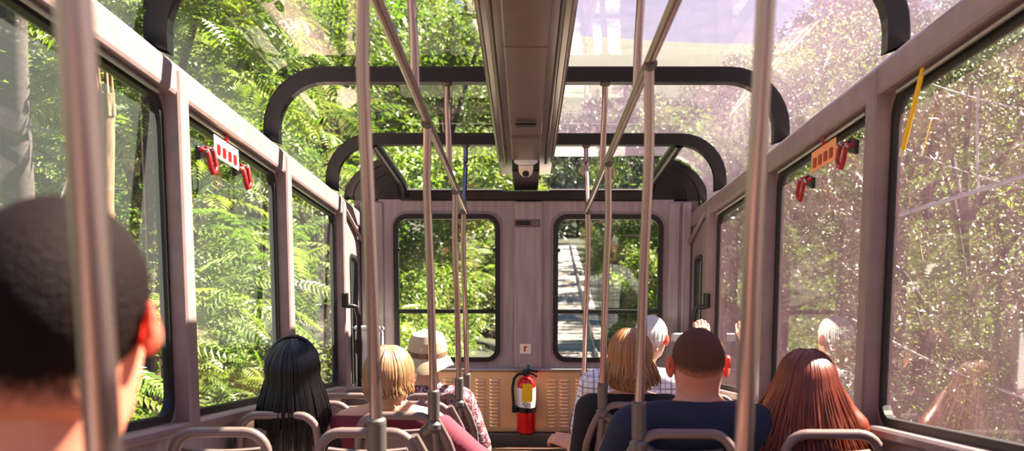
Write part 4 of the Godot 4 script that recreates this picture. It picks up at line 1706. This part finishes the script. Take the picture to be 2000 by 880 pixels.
func tree(x: float, d: float, h: float, r: float, mesh: ArrayMesh, label: String, count: int, sd: int, called := "tree", size := 1.0, tint := Color(1, 1, 1), bark := "bark", group := "", low := 0.3) -> void:
	var g := RandomNumberGenerator.new()
	g.seed = sd
	var base := Vector3(x, ground_h(x, d) - 0.1, -d)
	var t := thing(called, label, "tree" if called.ends_with("tree") else "shrub", base, group)
	var mb := MB.new()
	var topp := base + Vector3(g.randf_range(-0.3, 0.3), h * 0.85, g.randf_range(-0.3, 0.3))
	var tr := clampf(h * 0.016, 0.015, 0.2)
	var path := []
	var rad := []
	for i in 7:
		var u := i / 6.0
		path.append(base.lerp(topp, u) + Vector3(sin(u * 4.0 + sd), 0, cos(u * 3.0 + sd)) * 0.03 * h * u * (1.0 - u) * 2.0)
		rad.append(lerpf(tr, tr * 0.25, u))
	mb.tube(path, rad, 8)
	var blobs := []
	var nb := 9
	for i in nb:
		var u := lerpf(low, 1.0, (i + 0.5) / nb)
		var az := i * 2.4 + sd
		var ro := r * (0.62 - 0.35 * absf(u - 0.6))
		var tip := Vector3(cos(az) * ro, h * u, sin(az) * ro)
		blobs.append([tip, Vector3(r * 0.52, r * 0.42, r * 0.52) * g.randf_range(0.75, 1.15)])
		var st: Vector3 = path[clampi(int(u * 5.0), 0, 6)]
		mb.tube([st, st.lerp(base + tip, 0.5) + Vector3(0, 0.05 * h, 0), base + tip], [tr * 0.45, tr * 0.28, tr * 0.1], 6)
	obj("trunk", mb, M[bark], t)
	foliage(t, mesh, blobs, count, sd, size, tint)


func build_outdoors() -> void:
	# terrain
	var mb := MB.new()
	var rows := []
	for i in 90:
		var d := -12.0 + 300.0 * pow(i / 89.0, 1.7)
		var row := []
		for j in 61:
			var u := (j - 30) / 30.0
			var x := track_x(d) + signf(u) * 70.0 * pow(absf(u), 2.0)
			row.append(Vector3(x, ground_h(x, d), -d))
		rows.append(row)
	mb.grid(rows, Vector3(0, -500, -50))
	var gnd := struct("ground", mb, M.soil)
	tag(gnd, "dark leafy hillside sloping down on both sides of the track", "ground")
	# track
	var bed := MB.new()
	rows = []
	for i in 50:
		var d := -6.0 + i * 2.0
		var c := track_x(d)
		rows.append([Vector3(c - 1.25, track_h(d) - 0.14, -d), Vector3(c - 0.95, track_h(d) + 0.05, -d), Vector3(c + 0.95, track_h(d) + 0.05, -d), Vector3(c + 1.25, track_h(d) - 0.14, -d)])
	bed.grid(rows, Vector3(0, -500, -50))
	var tk := thing("railway_track", "pale ballasted railway track curving down the slope beyond the end windows", "track", Vector3(0, track_h(8), -8))
	obj("ballast", bed, M.ballast, tk)
	for s in [-1.0, 1.0]:
		var r := MB.new()
		var path := []
		for i in 50:
			var d := -6.0 + i * 2.0
			path.append(Vector3(track_x(d) + s * 0.60, track_h(d) + 0.16, -d))
		r.tube(path, 0.05, 6)
		obj("rail", r, M.rail, tk)
	var tie := MB.new()
	wbox(tie, Vector3(-0.9, 0.03, -0.10), Vector3(0.9, 0.085, 0.10), 0.01)
	var tm := tie.mesh()
	for i in 60:
		var d := 10.0 + i * 0.9
		var o := MeshInstance3D.new()
		o.name = "sleeper"
		o.mesh = tm
		o.material_override = M.tie
		tk.add_child(o, true)
		o.position = Vector3(track_x(d), track_h(d), -d) - tk.position
		o.rotation.x = -atan(0.1 if d > 24 else 0.17)
	# far hills beyond the valley
	for k in 2:
		mb = MB.new()
		rows = []
		for i in 12:
			var row := []
			for j in 50:
				var a := (j - 24.5) / 24.5 * 1.2
				var r := 900.0 + k * 500.0 + i * 40.0
				var hgt := -60.0 + (72.0 + k * 30.0 + 16.0 * sin(a * 7.0 + k) + 8.0 * sin(a * 17.0 + 2 * k)) * smoothstep(0.0, 9.0, i)
				row.append(Vector3(sin(a) * r, hgt, -cos(a) * r))
			rows.append(row)
		mb.grid(rows, Vector3(0, -3000, -900))
		var hl := struct("hill", mb, M.hill)
		tag(hl, ["low wooded hill ridge across the valley", "higher wooded ridge on the horizon"][k], "hill")

	var broad := leaf_mesh("broad", M.leaf)
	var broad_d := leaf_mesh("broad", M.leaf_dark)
	var small := leaf_mesh("small", M.leaf)
	var small_d := leaf_mesh("small", M.leaf_shaded)  # leaves with the shade painted in, for the shaded side
	var frond := leaf_mesh("frond", M.leaf)
	# --- sunny side: fronded trees arching over the car
	tree(-3.6, 10.5, 6.9, 2.0, frond, "tall feathery-leaved tree arching over the sunny windows", 420, 11, "feathery_tree", 1.0, Color(1, 1, 1), "bark")
	tree(-4.6, 15.0, 8.2, 2.5, frond, "feathery-leaved tree standing behind the arching one", 460, 12, "feathery_tree", 1.1, Color(0.95, 1, 0.9), "bark")
	tree(-5.6, 9.0, 6.6, 2.2, broad, "bright broad-leaved tree beside the broken trunk", 520, 13, "leafy_tree", 1.0, Color(1, 1, 1), "bark_mauve")
	tree(-3.5, 19.0, 9.0, 2.3, broad, "slender broad-leaved tree leaning towards the track", 520, 14, "leafy_tree", 1.0, Color(0.9, 1, 0.9), "bark")
	tree(-1.7, 27.0, 10.5, 2.6, broad, "sun-bleached leafy tree filling the sunny end window", 900, 15, "leafy_tree", 1.25, Color(1, 1, 1), "bark")
	tree(-3.6, 34.0, 11.0, 3.2, broad, "dense bright tree behind the sun-bleached one", 800, 16, "leafy_tree", 1.35, Color(1, 1, 1), "bark")
	var g := RandomNumberGenerator.new()
	g.seed = 5
	for i in 16:
		var d := 12.0 + i * 3.0 + g.randf_range(-1, 1)
		var x := track_x(d) - g.randf_range(6.5, 13.0) - d * 0.08
		tree(x, d, g.randf_range(8.0, 12.0), g.randf_range(2.4, 3.4), broad_d if i % 2 else broad, "deep green woodland tree up the sunny bank", 420, 100 + i, "woodland_tree", 1.5, Color(0.95, 1, 0.9), "bark_mauve", "woodland trees up the sunny bank", 0.12)
	for i in 16:
		var d := 7.5 + i * 2.2
		var x := track_x(d) - g.randf_range(2.9, 4.6)
		tree(x, d, g.randf_range(1.6, 2.8), g.randf_range(0.8, 1.2), [frond, broad, small][i % 3], "%s beside the track on the sunny side" % ["fern-like shrub", "broad-leaved shrub", "fine-leaved shrub"][i % 3], 150, 200 + i, "shrub", 0.9, Color(1, 1, 1), "bark", "shrubs along the sunny side", 0.1)
	# broken trunk and thicker trunks
	trunk(-2.72, 7.4, 3.95, 0.085, "bark_pale", "broken pale tree trunk with a jagged top among green leaves", 3)
	trunk(-3.6, 8.15, 7.5, 0.11, "bark_mauve", "tall straight mauve-grey tree trunk beyond the man's head", 4)
	trunk(-3.3, 9.8, 7.0, 0.055, "bark_mauve", "slim mauve-grey trunk beside the first sunny pillar", 5)
	# --- shaded side
	for i in 16:
		var d := 7.5 + i * 2.6 + g.randf_range(-0.6, 0.6)
		var x := track_x(d) + g.randf_range(4.2, 6.5) + d * 0.03
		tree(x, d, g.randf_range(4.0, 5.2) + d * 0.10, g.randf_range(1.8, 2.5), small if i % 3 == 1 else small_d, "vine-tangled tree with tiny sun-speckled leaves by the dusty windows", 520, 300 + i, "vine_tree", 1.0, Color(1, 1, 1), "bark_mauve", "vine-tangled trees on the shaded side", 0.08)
	for i in 10:
		var d := 12.0 + i * 5.0
		var x := track_x(d) + 9.5 + g.randf_range(-1.5, 3.0) + d * 0.05
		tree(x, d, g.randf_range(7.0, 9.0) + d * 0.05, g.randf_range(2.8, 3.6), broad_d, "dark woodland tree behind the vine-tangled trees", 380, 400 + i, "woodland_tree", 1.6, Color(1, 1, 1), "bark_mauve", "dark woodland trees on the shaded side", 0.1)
	for i in 9:
		var d := 34.0 + i * 8.0
		var x := track_x(d) + g.randf_range(3.0, 4.0) + i * 0.18
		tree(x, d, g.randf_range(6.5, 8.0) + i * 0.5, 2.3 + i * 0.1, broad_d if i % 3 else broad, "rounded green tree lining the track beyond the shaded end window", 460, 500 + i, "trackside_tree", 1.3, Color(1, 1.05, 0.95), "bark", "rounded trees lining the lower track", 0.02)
	for i in 8:
		var d := 95.0 + i * 7.0
		var x := track_x(d) + (i - 3.5) * 3.5 + (1.5 if i > 3 else -1.5)
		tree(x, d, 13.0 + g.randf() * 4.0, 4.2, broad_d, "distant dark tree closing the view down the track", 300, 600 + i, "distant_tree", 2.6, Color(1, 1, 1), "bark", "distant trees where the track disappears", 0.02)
	for i in 6:
		var d := 36.0 + i * 9.0
		tree(track_x(d) - 2.3 - i * 0.1, d, 4.2 + i * 0.4, 1.3 + i * 0.06, broad, "sunlit bush crowding the sunny side of the lower track", 260, 860 + i, "bush", 1.1, Color(1, 1, 1), "bark", "sunlit bushes on the sunny side of the lower track", 0.05)
	for i in 4:
		tree(track_x(112.0) + (i - 1.5) * 3.0, 104.0 + i * 3.0, 11.0, 3.4, broad_d, "dark tree standing where the track bends out of sight", 300, 880 + i, "distant_tree", 2.2, Color(1, 1, 1), "bark", "dark trees at the bend of the track", 0.02)
	for i in 7:
		var d := 27.0 + i * 7.0
		var x := track_x(d) + 1.95 + i * 0.04
		tree(x, d, 3.4 + i * 0.25, 1.05 + i * 0.05, broad, "sunlit bush crowding the shaded side of the lower track", 260, 800 + i, "bush", 0.95, Color(1, 1, 1), "bark", "sunlit bushes crowding the lower track", 0.05)
	# nearest climbing shrub low at the dusty window
	tree(4.0, 9.2, 2.5, 0.75, small, "sunlit yellow-green shrub low outside the dusty window", 260, 701, "shrub", 0.9, Color(1, 1, 1), "bark", "", 0.1)
	vine()
	# utility pole
	var up := thing("utility_pole", "tall grey-green utility pole beside the lower track", "pole", Vector3(4.05, ground_h(4.05, 58.5), -58.5))
	mb = MB.new()
	mb.tube([up.position + Vector3(0, -0.3, 0), up.position + Vector3(0.05, 9.0, 0)], [0.19, 0.15], 14)
	obj("shaft", mb, M.pole_wood, up)
	mb = MB.new()
	mb.box(Vector3(-0.9, 8.2, -0.06), Vector3(0.9, 8.34, 0.06), 0.01, func(p: Vector3) -> Vector3: return up.position + p)
	obj("cross_arm", mb, M.pole_wood, up)
	# wires outside the dusty window: where the ray through a direction meets the plane x = const
	var W := func(tx: float, ty: float, x: float) -> Vector3: return Vector3(x, x * ty / tx, -x / tx)
	var cables := [
		["overhead_cable", "upper pale cable strung outside the dusty window", Vector3(4.2, -0.02, -12.4), Vector3(4.2, -0.33, -7.2), 0.008],
		["overhead_cable", "middle pale cable strung outside the dusty window", Vector3(4.2, -0.80, -12.6), Vector3(4.2, -0.88, -7.2), 0.008],
		["overhead_cable", "lowest pale cable strung outside the dusty window", Vector3(3.6, -2.66, -12.2), Vector3(3.6, -2.05, -6.2), 0.010],
	]
	for c in cables:
		var o := thing(c[0], c[1], "cable", c[2])
		mb = MB.new()
		var path := []
		for i in 12:
			var t := i / 11.0
			path.append(c[2].lerp(c[3], t) + Vector3(0, -0.10 * sin(t * PI), 0))
		mb.tube(path, c[4], 6)
		obj("strand", mb, M.wire, o)
	var cd := thing("reflected_tube", "pale blue tube standing in for a reflection across the dusty window, with a wire drop", "pipe", Vector3(3.8, -1.55, -11.5))  # solid tube added where the glass reflects one
	mb = MB.new()
	mb.tube([Vector3(3.8, -1.45, -11.6), Vector3(3.8, -0.53, -7.6)], 0.02, 8)
	obj("pipe", mb, M.conduit, cd)
	mb = MB.new()
	mb.tube([Vector3(3.8, -0.10, -9.58), Vector3(3.8, -0.5, -9.56), Vector3(3.82, -0.98, -9.5)], 0.011, 6)
	obj("drop_wire", mb, M.wire, cd)


func trunk(x: float, d: float, h: float, r: float, bark: String, label: String, sd: int) -> void:
	var base := Vector3(x, ground_h(x, d) - 0.2, -d)
	var t := thing("tree_trunk", label, "tree", base)
	var mb := MB.new()
	var path := []
	var rad := []
	for i in 12:
		var u := i / 11.0
		path.append(base + Vector3(sin(u * 3.0 + sd) * 0.12, h * u, cos(u * 2.0 + sd) * 0.1))
		rad.append(r * (1.15 - 0.35 * u) * (1.0 + 0.05 * sin(i * 2.3 + sd)))
	mb.tube(path, rad, 12)
	obj("stem", mb, M[bark], t)
	if bark == "bark_pale":
		mb = MB.new()
		var top: Vector3 = path[11]
		for k in 7:
			var w := TAU * k / 7
			var o := Vector3(cos(w), 0, sin(w)) * r * 0.55
			mb.tube([top + o + Vector3(0, -0.15, 0), top + o * 1.05 + Vector3(0, 0.12 + 0.10 * sin(k * 2.1), 0)], [r * 0.3, 0.01], 5)
		obj("splinters", mb, M[bark], t)


func vine() -> void:
	var o := thing("hanging_vine", "thin hanging vine with a leafy yellow-green tip outside the dusty window", "vine", Vector3(3.2, -2.4, -8.2))
	var path := []
	var pts := [Vector3(3.2, -0.78, -9.6), Vector3(3.2, -1.2, -9.3), Vector3(3.2, -1.55, -8.85), Vector3(3.2, -1.9, -8.2), Vector3(3.2, -2.25, -7.75), Vector3(3.2, -2.5, -7.5)]
	for i in pts.size() - 1:
		for k in 4:
			path.append(pts[i].lerp(pts[i + 1], k / 4.0) + Vector3(0.02 * sin(i + k), 0, 0))
	path.append(pts[5])
	var mb := MB.new()
	mb.tube(path, 0.006, 6)
	obj("stem", mb, M.bark_pale, o)
	var m := leaf_mesh("small", M.leaf)
	foliage(o, m, [[Vector3(0, 0.42, 0.1), Vector3(0.08, 0.16, 0.2)], [Vector3(0, 0.15, 0.4), Vector3(0.1, 0.2, 0.2)], [Vector3(0, -0.15, 0.65), Vector3(0.15, 0.2, 0.2)]], 46, 9, 0.5, Color(1, 1, 1))
